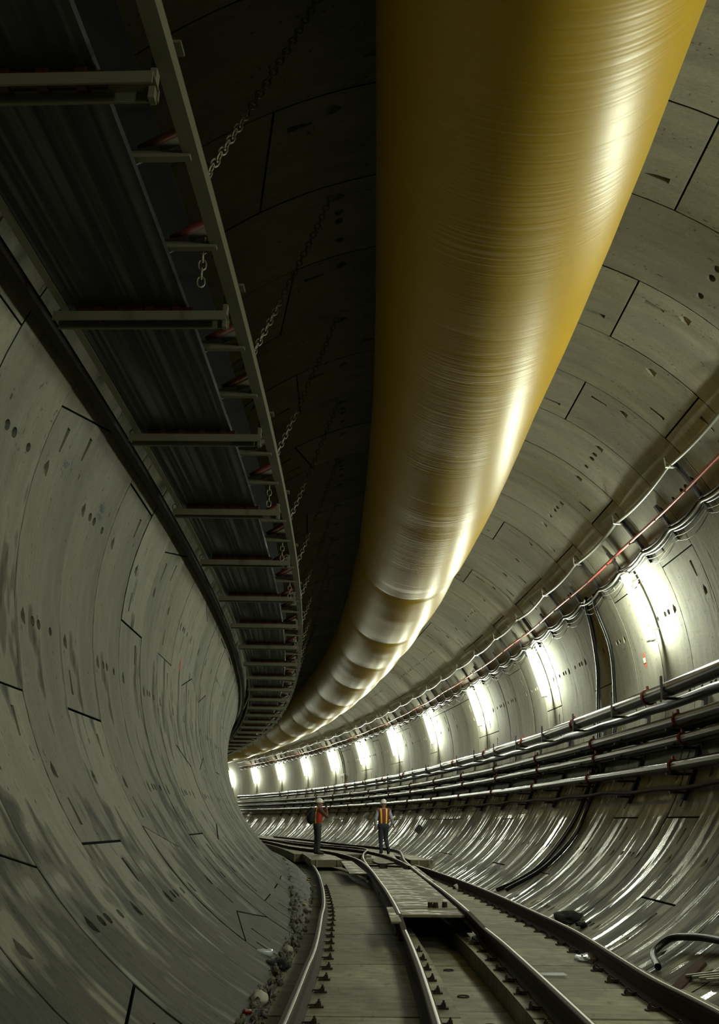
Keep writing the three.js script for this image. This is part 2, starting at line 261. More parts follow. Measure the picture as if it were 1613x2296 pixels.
for (let k = -2; k < 40; k++) {
  const m = KEYS[k] ?? pool[Math.floor(rnd() * pool.length)], ph = phi(S0 + k * W);
  for (let j = 0; j < 7; j++) {
    const n0 = j ? m + 1 + (j - 1) * 3 : m, n1 = j ? n0 + 3 : m + 1;
    const key = m + '/' + j;
    segCache[key] ??= segmentGeometry(n0, n1, j === 0 ? -2.1 : j === 1 ? 2.1 : 0, j === 0 ? 2.1 : j === 6 ? -2.1 : 0, j === 1, m * 7 + j);
    const mid = ((ang((n0 + n1) / 2) % 360) + 360) % 360;
    const mat = wallMats[Math.floor(rnd() * wallMats.length)];
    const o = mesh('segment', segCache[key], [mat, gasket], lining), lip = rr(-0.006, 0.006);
    o.rotation.y = ph; o.position.copy(centre.clone().sub(centre.clone().applyAxisAngle(new THREE.Vector3(0, 1, 0), ph)));
    o.position.add(new THREE.Vector3(Math.cos(mid * D2R), Math.sin(mid * D2R), 0).multiplyScalar(lip).applyAxisAngle(new THREE.Vector3(0, 1, 0), ph));
  }
}
// the rings farther on and behind the camera, too small or out of view to tell segments apart
function plainRing(k) {
  const s0 = S0 + k * W + 0.004 / R, s1 = S0 + (k + 1) * W - 0.004 / R, n = 72, pos = [], nor = [], uv = [], uv1 = [], idx = [], d = rr(-0.005, 0.005) / R;
  for (let i = 0; i <= n; i++) { const t = 2 * Math.PI * i / n; for (const [s, rho] of [[s0, 1.02], [s0, 1 + d], [s1, 1 + d], [s1, 1.02]]) { const p = V(s, rho * Math.cos(t), rho * Math.sin(t)), N = NL(s).multiplyScalar(-Math.cos(t)); pos.push(p.x, p.y, p.z); nor.push(N.x, -Math.sin(t), N.z); uv.push(t * R, (s + k * 0.37) * R); uv1.push(t / 2 / Math.PI, s * R / 2.5); } }
  for (let i = 0; i < n; i++) for (let c = 0; c < 3; c++) { const A = i * 4 + c; idx.push(A, A + 4, A + 1, A + 1, A + 4, A + 5); }
  const g = new THREE.BufferGeometry(); g.setAttribute('position', new THREE.Float32BufferAttribute(pos, 3)); g.setAttribute('normal', new THREE.Float32BufferAttribute(nor, 3)); g.setAttribute('uv', new THREE.Float32BufferAttribute(uv, 2)); g.setAttribute('uv1', new THREE.Float32BufferAttribute(uv1, 2)); g.setIndex(idx); return g;
}
for (const [name, k0, k1] of [['distant_segments', 40, 84], ['rear_segments', -30, -2]]) {
  const list = []; for (let k = k0; k < k1; k++) list.push(plainRing(k));
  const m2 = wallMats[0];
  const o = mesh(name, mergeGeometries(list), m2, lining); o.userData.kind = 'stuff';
}
{ // grout seen in the joints
  const n = 72, m = 200, pos = [], idx = [];
  for (let j = 0; j <= m; j++) { const s = -7.2 + 33.2 * j / m; for (let i = 0; i <= n; i++) { const t = 2 * Math.PI * i / n, p = V(s, 1.021 * Math.cos(t), 1.021 * Math.sin(t)); pos.push(p.x, p.y, p.z); } }
  for (let j = 0; j < m; j++) for (let i = 0; i < n; i++) { const A = j * (n + 1) + i; idx.push(A, A + n + 1, A + 1, A + 1, A + n + 1, A + n + 2); }
  const g = new THREE.BufferGeometry(); g.setAttribute('position', new THREE.Float32BufferAttribute(pos, 3)); g.setIndex(idx); g.computeVertexNormals();
  mesh('grout', g, std({ color: hex('#1c1a16'), roughness: 0.9, name: 'grout' }), lining);
}

// ---------------------------------------------------------------- floor: precast slabs on both sides of a drain channel
const BF = -0.9, BCH = -0.945;
const floor = structure('floor', 'grey concrete floor slabs with a drain channel along the middle');
const SL = 0.3048;
{
  const cut = SL * R - 0.012;
  const mk = (a0, a1, th) => chamferBox((a1 - a0) * R, th, cut, 0.006);
  const gl = mk(-0.455, -0.075, 0.2), gr = mk(0.055, 0.45, 0.2), gc = mk(-0.075, 0.055, 0.12);
  for (let i = -3; i < 17; i++) {
    const s = 1.785 + SL * (i + 0.5); const j = () => rr(-0.004, 0.004);
    place(mesh('slab', gl, slabMats[Math.floor(rnd() * 3)], floor), s, -0.265, BF - 0.1 / R + j() / R);
    place(mesh('slab', gr, slabMats[Math.floor(rnd() * 3)], floor), s, 0.2525, BF - 0.1 / R + j() / R);
    place(mesh('channel_slab', gc, channelMat, floor), s, -0.01, BCH - 0.06 / R + j() / R);
  }
  const far = [sweep(rect(0.38 * R, 0.2, 0, 0), span(1.785 + SL * 17 + 0.01, 8, 0.3, -0.265, BF - 0.1 / R)), sweep(rect(0.395 * R, 0.2), span(1.785 + SL * 17 + 0.01, 8, 0.3, 0.2525, BF - 0.1 / R)), sweep(rect(0.95 * R, 0.25), span(7.6, 24, 0.3, 0.06, -0.823 - 0.125 / R))];
  const near = [sweep(rect(0.38 * R, 0.2), span(-6, 1.785 - SL * 3 - 0.01, 0.3, -0.265, BF - 0.1 / R)), sweep(rect(0.395 * R, 0.2), span(-6, 1.785 - SL * 3 - 0.01, 0.3, 0.2525, BF - 0.1 / R)), sweep(rect(0.13 * R, 0.12), span(-6, 0.86, 0.3, -0.01, BCH - 0.06 / R))];
  mesh('distant_floor', merge(far), slabMats[0], floor).userData.kind = 'stuff';
  mesh('rear_floor', merge(near), slabMats[1], floor).userData.kind = 'stuff';
}

// ---------------------------------------------------------------- rails
function railProfile(h) { const f = 0.065, wv = 0.009, hd = 0.035; return [[-f, -h], [f, -h], [f, -h + 0.014], [wv, -h + 0.032], [wv, -0.05], [hd, -0.04], [hd, -0.006], [hd - 0.007, 0], [-hd + 0.007, 0], [-hd, -0.006], [-hd, -0.04], [-wv, -0.05], [-wv, -h + 0.032], [-f, -h + 0.014]]; }
function addRail(parent, path, h, name = 'rail_bar') {
  const o = mesh(name, sweep(railProfile(h), path), railMat, parent);
  mesh('running_surface', sweep([[0.0, 0.0005], [0.022, 0.0005], [0.019, 0.002], [0.003, 0.002]], path), headMat, o); return o;
}
const clipGeo = merge([box(0.13, 0.018, 0.07, 0, 0.009, 0), box(0.05, 0.03, 0.05, 0.015, 0.03, 0), new THREE.CylinderGeometry(0.02, 0.02, 0.03, 6).translate(0.02, 0.045, 0), new THREE.CylinderGeometry(0.011, 0.011, 0.06, 6).translate(0.02, 0.05, 0), box(0.08, 0.014, 0.02, -0.045, 0.028, 0)]);
clipGeo.scale(0.85, 0.8, 0.85);
const clipMirror = clipGeo.clone().rotateY(Math.PI);
const BR = -0.855, hLow = (BR - BF) * R;
const lowRails = [
  ['steel rail beside the rubble at the foot of the left wall', [[-1.5, -0.371, BR], [1.5, -0.372, BR], [2.02, -0.372, BR], [2.26, -0.369, BR], [3.1, -0.373, BR], [3.4, -0.369, BR], [4.5, -0.369, BR], [5.5, -0.36, BR], [6.4, -0.345, BR], [7.2, -0.34, BR]], [[1, 0.0135]]],
  ['steel rail along the left edge of the drain channel', [[-1.5, -0.14, BR], [1.5, -0.137, BR], [2.1, -0.133, BR], [2.86, -0.128, BR]], [[1, 0.0135]]],
  ['steel rail along the right edge of the drain channel', [[-1.5, 0.098, BR], [1.56, 0.1, BR], [2.1, 0.104, BR], [2.5, 0.109, BR], [2.93, 0.109, BR]], [[-1, -0.0135]]],
  ['dark steel rail beside the wet concrete at the foot of the right wall', [[-1.5, 0.335, BR], [1.62, 0.335, BR], [1.94, 0.326, BR], [2.22, 0.336, BR], [2.7, 0.36, BR], [3.3, 0.362, BR], [4.1, 0.37, BR], [5.4, 0.376, BR], [6.55, 0.386, BR]], [[-1, -0.0135]]],
];
lowRails.forEach(([label, pts, sides]) => {
  const t = thing('rail', label, 'rail', 'rails on the floor slabs'); const path = spline(pts, 70); addRail(t, path, hLow);
  const aAt = (s) => { for (let i = 1; i < path.length; i++) if (path[i][0] >= s) { const f = (s - path[i - 1][0]) / (path[i][0] - path[i - 1][0]); return path[i - 1][1] * (1 - f) + path[i][1] * f; } return path.at(-1)[1]; };
  for (const [dir, off] of sides) for (let i = 0; i < 26; i++) { const s = 1.25 + i * 0.1525; if (s > path.at(-1)[0] - 0.1) break; const c = place(mesh('rail_clip', dir > 0 ? clipGeo : clipMirror, rustMat, t), s, aAt(s) + off + dir * 0.018, BF); c.rotation.y += rr(-0.12, 0.12); }
});

// ---------------------------------------------------------------- raised portable switch where the workers stand
const bt = (s) => -0.828 + clamp((s - 4.5) / 3) * 0.03;
{
  const t = thing('portable_rail_switch', 'raised rail switch with steel deck plates bridging the floor rails', 'rail switch');
  const P = (l, n) => spline(l.map(([s, a]) => [s, a, bt(s)]), n);
  const A1 = P([[2.86, -0.134], [3.64, -0.12], [4.44, -0.1], [5.25, -0.073], [5.6, -0.061], [6.34, -0.049], [7.1, -0.088], [7.83, -0.185], [8.3, -0.27], [9.0, -0.345], [10.6, -0.36], [14, -0.36]], 90);
  const B1 = P([[5.25, -0.073], [5.91, -0.038], [6.64, 0.024], [7.3, 0.118], [7.97, 0.245], [8.45, 0.29], [8.8, 0.262], [9.5, 0.131], [11.3, -0.045], [12.6, -0.11], [14.5, -0.11]], 80);
  const A2 = P([[5.6, 0.195], [6.1, 0.213], [6.55, 0.224], [7.1, 0.222], [7.6, 0.196], [8.1, 0.145], [8.9, 0.025], [10.2, -0.13], [12, -0.14], [14.5, -0.13]], 70);
  const B2 = P([[2.95, 0.088], [3.7, 0.112], [4.74, 0.151], [5.6, 0.203], [6.33, 0.272], [7.07, 0.381], [7.8, 0.49], [8.4, 0.52], [8.95, 0.49], [9.6, 0.4], [11, 0.34], [14.5, 0.345]], 90);
  for (const p of [A1, B1, A2, B2]) addRail(t, p, 0.125);
  // ramp ends stepping down to the floor rails
  for (const [p0, p1] of [[[2.86, -0.134, bt(2.9)], [2.70, -0.13, BR]], [[2.95, 0.088, bt(3)], [2.76, 0.108, BR]]]) { mesh('ramp_rail', sweep(railProfile(0.12), [p1, p0]), railMat, t); }
  // deck plates
  const deck = (name, q, th, mat, drop) => { const pos = [], idx = [], uv = []; for (const d of [0, -th]) for (const [s, a] of q) { const v = V(s, a, bt(s) - drop).add(new THREE.Vector3(0, d, 0)); pos.push(v.x, v.y, v.z); uv.push(a * R, s * R); } const f = (a, b, c, e) => idx.push(a, b, c, a, c, e); f(0, 1, 2, 3); f(7, 6, 5, 4); for (let i = 0; i < 4; i++) { const j = (i + 1) % 4; f(i, i + 4, j + 4, j); } let g = new THREE.BufferGeometry(); g.setAttribute('position', new THREE.Float32BufferAttribute(pos, 3)); g.setAttribute('uv', new THREE.Float32BufferAttribute(uv, 2)); g.setIndex(idx); g = g.toNonIndexed(); g.computeVertexNormals(); return mesh(name, g, mat, t); };
  deck('deck_plate', [[3.16, -0.122], [3.16, 0.085], [5.42, 0.185], [5.42, -0.06]], 0.012, plateMat, 0.0115);
  deck('ramp_plate', [[2.97, -0.124], [2.97, 0.08], [3.155, 0.085], [3.155, -0.122]], 0.03, plateMat, 0.013);
  deck('deck_plate', [[6.25, 0.0], [6.25, 0.23], [7.7, 0.42], [7.7, 0.2]], 0.012, plateMat, 0.02);
  deck('deck_plate', [[5.5, -0.055], [5.5, 0.19], [6.24, 0.235], [6.24, -0.03]], 0.012, slabMats[0], 0.026);
  deck('side_plate', [[5.22, -0.194], [5.22, -0.095], [6.5, -0.07], [6.5, -0.148]], 0.015, plateMat, 0.02);
  deck('side_plate', [[4.6, 0.165], [4.6, 0.195], [5.9, 0.275], [5.9, 0.235]], 0.015, plateMat, 0.016);
  const boxBeam = (s0, s1, a0, a1, h) => { const g = sweep(rect((a1 - a0) * R, h), span(s0, s1, 0.3, (a0 + a1) / 2, (s) => bt(s) - 0.02 - h / 2 / R)); return g; };
  mesh('tie_platform', boxBeam(6.6, 7.62, -0.35, -0.125, 0.2), plateMat, t); mesh('tie_platform', boxBeam(6.63, 7.4, 0.37, 0.53, 0.2), plateMat, t);
  for (const a of [-0.31, -0.16, 0.42, 0.5]) place(mesh('stiffener', box(0.03, 0.2, 0.02), greySteel, t), 6.59, a, bt(6.6) - 0.02 - 0.1 / R);
  for (const [s, a0, a1] of [[3.3, -0.14, 0.11], [4.2, -0.12, 0.15], [5.2, -0.1, 0.2], [5.9, -0.08, 0.26]]) mesh('cross_tie', barBetween(V(s, a0, bt(s) - 0.042), V(s, a1, bt(s) - 0.042), 0.12, 0.08), darkSteel, t);
  // girders under the raised rails
  for (const p of [A1.filter((q) => q[0] < 6.6), B2.filter((q) => q[0] < 6.7)]) mesh('girder', sweep(rect(0.09, 0.13), p.map(([s, a, b]) => [s, a, b - (0.125 + 0.066) / R])), darkSteel, t);
  // rail shoe, lever and its rod
  deck('rail_shoe', [[2.66, -0.168], [2.66, -0.138], [3.1, -0.136], [3.1, -0.16]], 0.02, plateMat, 0.002);
  for (const [s, a] of [[3.2, -0.005], [3.19, 0.012], [3.21, 0.045]]) place(mesh('hinge_bolt', new THREE.CylinderGeometry(0.035, 0.04, 0.07, 8), rustMat, t), s, a, bt(s) - 0.0115 + 0.035 / R);
  mesh('throw_rod', rod(V(5.85, -0.03, bt(5.8) - 0.014), V(5.72, 0.16, bt(5.8) - 0.014), 0.025), darkSteel, t);
  mesh('switch_lever', merge([rod(V(5.8, 0.05, bt(5.8) - 0.01), V(5.95, 0.01, bt(5.8) + 0.004), 0.022), place(new THREE.Mesh(box(0.2, 0.12, 0.22)), 5.8, 0.06, bt(5.8) - 0.01).geometry.applyMatrix4(new THREE.Matrix4().makeRotationY(phi(5.8)).setPosition(V(5.8, 0.06, bt(5.8) - 0.012))), rod(V(5.8, 0.07, bt(5.8) - 0.005), V(5.74, 0.13, bt(5.8) + 0.006), 0.018)]), darkSteel, t);
  for (const [s, a] of [[6.35, 0.02], [6.5, 0.05], [7.0, 0.1]]) place(mesh('rail_chair', box(0.25, 0.08, 0.2), plateMat, t), s, a, bt(s) - 0.015);
}

// ---------------------------------------------------------------- ventilation duct
{
  const a0 = 0.027, b0 = 0.695, r0 = 0.256, n = 80, pos = [], uv = [], idx = [];
  const rings = [4.09, 5.19, 6.1, 7.1, 8.2, 9.3, 10.4, 11.5, 12.7, 13.9, 15.1, 16.3];
  const ss_ = []; for (let s = -5; s < 20; s += s < 6 ? 0.03 : 0.05) ss_.push(s);
  const w1 = lattice(61, 9, 60), w2 = lattice(62, 5, 200);
  ss_.forEach((s) => {
    let pinch = 0, sag = 0; for (const q of rings) { const d = (s - q) * R; pinch += 0.02 * Math.exp(-d * d / 0.008); }
    let i = rings.findIndex((q) => q > s); const lo = i > 0 ? rings[i - 1] : i === 0 ? 4.09 - 1.75 * Math.ceil((4.09 - s) / 1.75) : rings.at(-1), hi = i > 0 ? rings[i] : i === 0 ? lo + 1.75 : lo + 1.2; const f = clamp((s - lo) / (hi - lo)); sag = Math.sin(Math.PI * f);
    for (let k = 0; k <= n; k++) {
      const t = 2 * Math.PI * k / n; const swell = 0.012 * (w1(k / n, (s + 6) / 26) - 0.5) + 0.008 * (w2(k / n, (s + 6) / 26) - 0.5);
      const rad = r0 * R - pinch + swell + (s > 3.9 ? 0.032 * sag - 0.018 : 0.015 * sag); const p = V(s, a0, b0 - 0.006 * (sag - 0.5)), N = NL(s);
      pos.push(p.x + N.x * rad * Math.cos(t), p.y + rad * Math.sin(t), p.z + N.z * rad * Math.cos(t)); uv.push(k / n, s * R / 4.5);
    }
  });
  for (let j = 0; j < ss_.length - 1; j++) for (let k = 0; k < n; k++) { const A = j * (n + 1) + k; idx.push(A, A + 1, A + n + 1, A + 1, A + n + 2, A + n + 1); }
  const g = new THREE.BufferGeometry(); g.setAttribute('position', new THREE.Float32BufferAttribute(pos, 3)); g.setAttribute('uv', new THREE.Float32BufferAttribute(uv, 2)); g.setIndex(idx); g.computeVertexNormals();
  const t = thing('ventilation_duct', 'huge shiny yellow fabric ventilation duct hung under the crown', 'duct');
  const skin = mesh('fabric_skin', g, ductMat, t);
  for (let s = 0.3; s < 17; s += 0.875) mesh('suspension_strap', arcBar(s, 0.999, 86, 91, 0.03, 0.09, 2), darkSteel, t);
}

// ---------------------------------------------------------------- conveyor on the left, hung by chains
const CJ = (j) => 0.87 + 0.567 * j;
{
  const t = thing('belt_conveyor', 'dark belt conveyor in a steel frame hung high along the left wall', 'conveyor');
  mesh('return_belt', sweep([[-0.5, 0.006], [-0.48, -0.006], [0.48, -0.006], [0.5, 0.006], [0.48, 0.012], [-0.48, 0.012]], span(-3, 16, 0.1, -0.715, 0.372)), beltMat, t);
  mesh('carrying_belt', sweep([[-0.5, 0.2], [-0.22, 0.0], [0.22, 0.0], [0.5, 0.2], [0.5, 0.216], [0.22, 0.016], [-0.22, 0.016], [-0.5, 0.216]], span(-3, 16, 0.1, -0.715, 0.47)), new THREE.MeshPhysicalMaterial({ color: hex('#0c0d0c'), roughness: 0.9, specularIntensity: 0.3, name: 'rubber_belt' }), t);
  mesh('stringer', sweep([[-0.05, -0.06], [0.05, -0.06], [0.05, -0.045], [-0.035, -0.045], [-0.035, 0.045], [0.05, 0.045], [0.05, 0.06], [-0.05, 0.06]].map(([x, y]) => [-x, y]).reverse(), span(-3, 16, 0.08, -0.512, 0.398)), frameMat, t);
  mesh('stringer', sweep(rect(0.085, 0.09), span(-3, 16, 0.08, -0.893, 0.373)), darkSteel, t);
  mesh('edge_angle', sweep([[-0.03, -0.01], [0.03, -0.01], [0.03, 0.0], [-0.02, 0.0], [-0.02, 0.06], [-0.03, 0.06]], span(-3, 16, 0.1, -0.846, 0.38)), greySteel, t);
  const ch = (L) => { const s = new THREE.Shape([[-0.075, -0.04], [-0.062, -0.04], [-0.062, 0.03], [0.062, 0.03], [0.062, -0.04], [0.075, -0.04], [0.075, 0.04], [-0.075, 0.04]].map((p) => new THREE.Vector2(...p))); return new THREE.ExtrudeGeometry(s, { depth: L, bevelEnabled: false }).translate(0, 0, -L / 2); };
  const beamGeo = ch(0.335 * R).rotateY(Math.PI / 2), postGeo = box(0.035, 0.42, 0.06), footGeo = box(0.16, 0.02, 0.1), rollGeo = new THREE.CylinderGeometry(0.05, 0.05, 0.95, 14).rotateZ(Math.PI / 2), hubGeo = new THREE.CylinderGeometry(0.066, 0.066, 0.06, 14).rotateZ(Math.PI / 2), boltGeo = new THREE.CylinderGeometry(0.02, 0.02, 0.06, 8).rotateX(Math.PI / 2);
  const wing = new THREE.CylinderGeometry(0.055, 0.055, 0.36, 12).rotateZ(Math.PI / 2), armGeo = box(0.42, 0.07, 0.012), barGeo = box(0.4, 0.05, 0.05), flangeGeo = box(0.2, 0.09, 0.01);
  for (let j = -2; j < 22; j++) {
    const s = CJ(j);
    const cb = place(mesh('cross_beam', beamGeo, frameMat, t), s, -0.6875, 0.345);
    place(mesh('hanger_post', postGeo, frameMat, t), s + 0.012, -0.527, 0.383); place(mesh('post_foot', footGeo, frameMat, t), s + 0.012, -0.512, 0.425);
    const ro = place(mesh('return_roller', rollGeo, rollerMat, t), s, -0.7, 0.3595); for (const dx of [-0.3, -0.1, 0.12, 0.34]) mesh('roller_disc', hubGeo, rollerMat, ro).position.x = dx;
    place(mesh('anchor_bolt', boltGeo, galvan, t), s + 0.02, -0.516, 0.41);
    for (const [i, ds] of [[0, 0.19], [1, 0.41]]) {
      const w = place(mesh('wing_roller', wing, (j + i) % 2 ? redRoller : rollerMat, t), s + ds, -0.56, 0.43); w.rotation.z = 0.55;
      const ar = place(mesh('idler_arm', armGeo, greySteel, t), s + ds - 0.01, -0.56, 0.408); ar.rotation.z = 0.5;
      place(mesh('idler_bar', barGeo, frameMat, t), s + ds - 0.02, -0.56, 0.384); const fl = place(mesh('idler_flange', flangeGeo, galvan, t), s + ds - 0.015, -0.585, 0.395); fl.rotation.z = 0.2;
    }
  }
}
// hanger chains
function chainLink(len, wid, r, radial = 5, tub = 18) { const c = new THREE.CatmullRomCurve3([[0, len / 2, 0], [wid / 2, len * 0.3, 0], [wid / 2, -len * 0.3, 0], [0, -len / 2, 0], [-wid / 2, -len * 0.3, 0], [-wid / 2, len * 0.3, 0]].map((p) => new THREE.Vector3(...p)), true, 'centripetal'); return new THREE.TubeGeometry(c, tub, r, radial, true); }
const linkGeo = chainLink(0.092, 0.046, 0.0065), chainMat = std({ color: hex('#807e6c'), roughness: 0.45, metalness: 0.6, name: 'chain_steel' });
function chain(p, q, label, group, parts, sag = 0) {
  const L = p.distanceTo(q), n = Math.round(L / 0.072), d = q.clone().sub(p).normalize(), Q = new THREE.Quaternion().setFromUnitVectors(new THREE.Vector3(0, 1, 0), d);
  const g = new THREE.Group(), list = []; g.position.copy(p);
  for (let i = 0; i < n; i++) {
    const f = (i + 0.5) / n, at = d.clone().multiplyScalar(L * f).add(new THREE.Vector3(0, -sag * 4 * f * (1 - f), 0)), q2 = Q.clone().multiply(new THREE.Quaternion().setFromAxisAngle(new THREE.Vector3(0, 1, 0), i % 2 ? Math.PI / 2 + 0.2 : 0.2));
    if (parts) { const m = mesh('link', linkGeo, chainMat, g); m.position.copy(at); m.quaternion.copy(q2); } else list.push(linkGeo.clone().applyQuaternion(q2).translate(at.x, at.y, at.z));
  }
  let o = g;
  if (!parts) { o = mesh('x', merge(list), chainMat); o.position.copy(p); }
  o.name = numbered('hanger_chain'); scene.add(o); tag(o, label, 'chain', group); return o;
}
for (let j = -1; j < 14; j++) {
  const s = CJ(j) + 0.25; chain(V(s, -0.508, 0.412), V(s + 0.11, -0.345, 0.935), 'steel link chain from the conveyor frame up to the tunnel crown', 'conveyor hanger chains', j >= 0 && j < 5, 0.03);
  if (j % 2 === 0 || j === 3) chain(V(s + 0.16, -0.54, 0.315), V(s + 0.16, -0.54, 0.42), 'short loose chain tail dangling from the conveyor frame', 'loose chain tails', j < 3);
  if (j < 6) chain(V(CJ(j) + 0.03, -0.862, 0.37), V(CJ(j) + 0.05, -0.818, 0.57), 'steel chain from the conveyor beam up the left wall', 'left wall chains', j < 2);
}

// ---------------------------------------------------------------- lamps on the right wall
const bodyGeo = chamferBox(0.05, 1.27, 0.11, 0.008), capGeo = chamferBox(0.12, 0.03, 0.124, 0.006), legGeo = box(0.17, 0.03, 0.025), latchGeo = box(0.03, 0.04, 0.125);
const lensGeo = new THREE.ExtrudeGeometry(new THREE.Shape([[0, -0.056], [0.05, -0.05], [0.078, -0.03], [0.086, 0], [0.078, 0.03], [0.05, 0.05], [0, 0.056]].map((p) => new THREE.Vector2(...p))), { depth: 1.19, bevelEnabled: false }).translate(0, 0, -0.595).rotateX(-Math.PI / 2);
for (let n = -3; n < 13; n++) {
  const s = 3.446 + 1.6394 * n, th = 17.0;
  const g = thing('tunnel_lamp', n === 0 ? 'glowing upright wall lamp just above the orange survey mark' : n === 1 ? 'glowing upright wall lamp next past the two black drop hoses' : 'glowing upright fluorescent tube lamp mounted on the right wall', 'lamp', 'wall lamps along the right side');
  const inw = NL(s).multiplyScalar(-Math.cos(th * D2R)).add(new THREE.Vector3(0, -Math.sin(th * D2R), 0)), up = NL(s).multiplyScalar(-Math.sin(th * D2R)).add(new THREE.Vector3(0, Math.cos(th * D2R), 0)), al = new THREE.Vector3().crossVectors(inw, up);
  g.position.copy(VT(s, 0.956, th)); g.quaternion.setFromRotationMatrix(new THREE.Matrix4().makeBasis(inw, up, al));
  mesh('housing', bodyGeo, housingMat, g).position.set(0.005, 0, 0);
  for (const y of [-0.61, 0.61]) { mesh('end_cap', capGeo, housingMat, g).position.set(0.05, y, 0); mesh('mounting_leg', legGeo, galvan, g).position.set(-0.1, y * 0.75, 0); mesh('latch', latchGeo, galvan, g).position.set(0.025, y * 0.6, 0); }
  mesh('lamp_diffuser', lensGeo, tubeGlow, g).position.set(0.03, 0, 0);
  for (const [turn, x, z, w, k] of [[0, 0.119, 0, 0.1, 0.55], [105, 0.075, 0.062, 0.075, 1.1], [-105, 0.075, -0.062, 0.075, 1.1]]) {   // two tubes either side of a spine: brighter to the sides than to the front
    const L = new THREE.RectAreaLight(LAMP_COLOR, LAMP_POWER * k, w, 1.17), d = new THREE.Vector3(Math.cos(turn * D2R), 0, Math.sin(turn * D2R));
    L.position.set(x, 0, z); g.add(L); L.quaternion.setFromRotationMatrix(new THREE.Matrix4().makeBasis(new THREE.Vector3().crossVectors(new THREE.Vector3(0, 1, 0), d.clone().negate()), new THREE.Vector3(0, 1, 0), d.clone().negate()));
  }
}

// ---------------------------------------------------------------- pipes on wall racks, right side
const pipes = [
  [0.856, -0.112, 0.026, 'thickest steel pipe, topmost on the right wall racks', 3.304, 'pipe'],
  [0.856, -0.226, 0.0205, 'second steel pipe down on the right wall racks', 3.04, 'pipe'],
  [0.85, -0.291, 0.0165, 'slim steel pipe in the middle of the right wall racks', 3.004, 'pipe'],
  [0.84, -0.377, 0.0185, 'fourth steel pipe down, above the thin rusty line', 3.089, 'pipe'],
];
pipes.forEach(([a, b, r, label, st, cat]) => {
  const t = thing('steel_pipe', label, cat);
  const ripple = lattice(Math.round(-b * 1000), 40, 2);
  mesh('pipe_run', sweep(circle(r * R, 20), span(-5, 19, 0.12, a, (s) => b + 0.004 * (ripple((s + 5) / 25, 0) - 0.5)), { smooth: true }), pipeMat, t);
  const ringGeo = new THREE.TorusGeometry(r * R + 0.008, 0.016, 6, 20), lugGeo = box(0.03, 0.06, 0.05);
  for (let i = -3; i < 12; i++) { const o = place(mesh('coupling_strap', ringGeo, strapMat, t), st + 0.982 * i, a, b); const l = mesh('strap_lug', lugGeo, strapMat, o); l.position.set(0, r * R + 0.035, 0); }
});
{ // the thin rusty line and the hose lying behind the top pipe
  solo('thin_pipe', sweep(circle(0.032, 12), span(-5, 19, 0.1, 0.842, (s) => -0.448 - 0.0035 * Math.sin(s * 11) - 0.003 * Math.sin(s * 4.3)), { smooth: true }), rustMat, 'thin rusty pipe, lowest line on the right wall racks', 'pipe');
  solo('service_or_added_hose', sweep(circle(0.075, 14), span(-5, 19, 0.08, 0.905, (s) => -0.146 - 0.004 * Math.abs(Math.sin(s * 5.5))), { smooth: true }), rubber, 'black hose resting on rack arms behind the topmost pipe', 'hose');
  [[0.895, -0.238, 0.05, 'added light-blocking black hose close behind the second pipe'], [0.921, -0.237, 0.05, 'added light-blocking black hose between two others on the second rack arms'], [0.947, -0.236, 0.048, 'added light-blocking black hose next to the wall on the second rack arms'], [0.89, -0.3, 0.045, 'added light-blocking black hose behind the slim middle pipe on the racks']].forEach(([a, b, r, label], i) => solo('service_or_added_hose', sweep(circle(r, 12), span(-5, 19, 0.08, a, (s) => b - 0.002 * Math.abs(Math.sin(s * 5.5 + i))), { smooth: true }), rubber, label, 'hose'));  // hoses added to close the gap to the wall and shade it below
}
const armSpec = [[-0.112, 0.026, 0.825], [-0.226, 0.0205, 0.825], [-0.291, 0.0165, 0.82], [-0.377, 0.0185, 0.81], [-0.448, 0.008, 0.815]];
for (let i = -5; i < 24; i++) {
  const s = 3.09 + 0.567 * i, t = thing('pipe_rack', 'dark steel bracket with arms carrying the pipes on the right wall', 'bracket', 'pipe racks along the right wall');
  mesh('post', arcBar(s, 0.997, -6.5, -29.5, 0.1, 0.06, 10), darkSteel, t);
  armSpec.forEach(([b, r, a0], k) => {
    const bb = b - r - 0.008, aw = Math.sqrt(1 - bb * bb) - 0.008; mesh('arm', barBetween(V(s, a0, bb), V(s, aw, bb), 0.04, 0.035), darkSteel, t);
    if (k === 0) mesh('stop_bar', barBetween(V(s, 0.826, bb), V(s, 0.83, b + 0.045), 0.06, 0.02), darkSteel, t);
  });
}

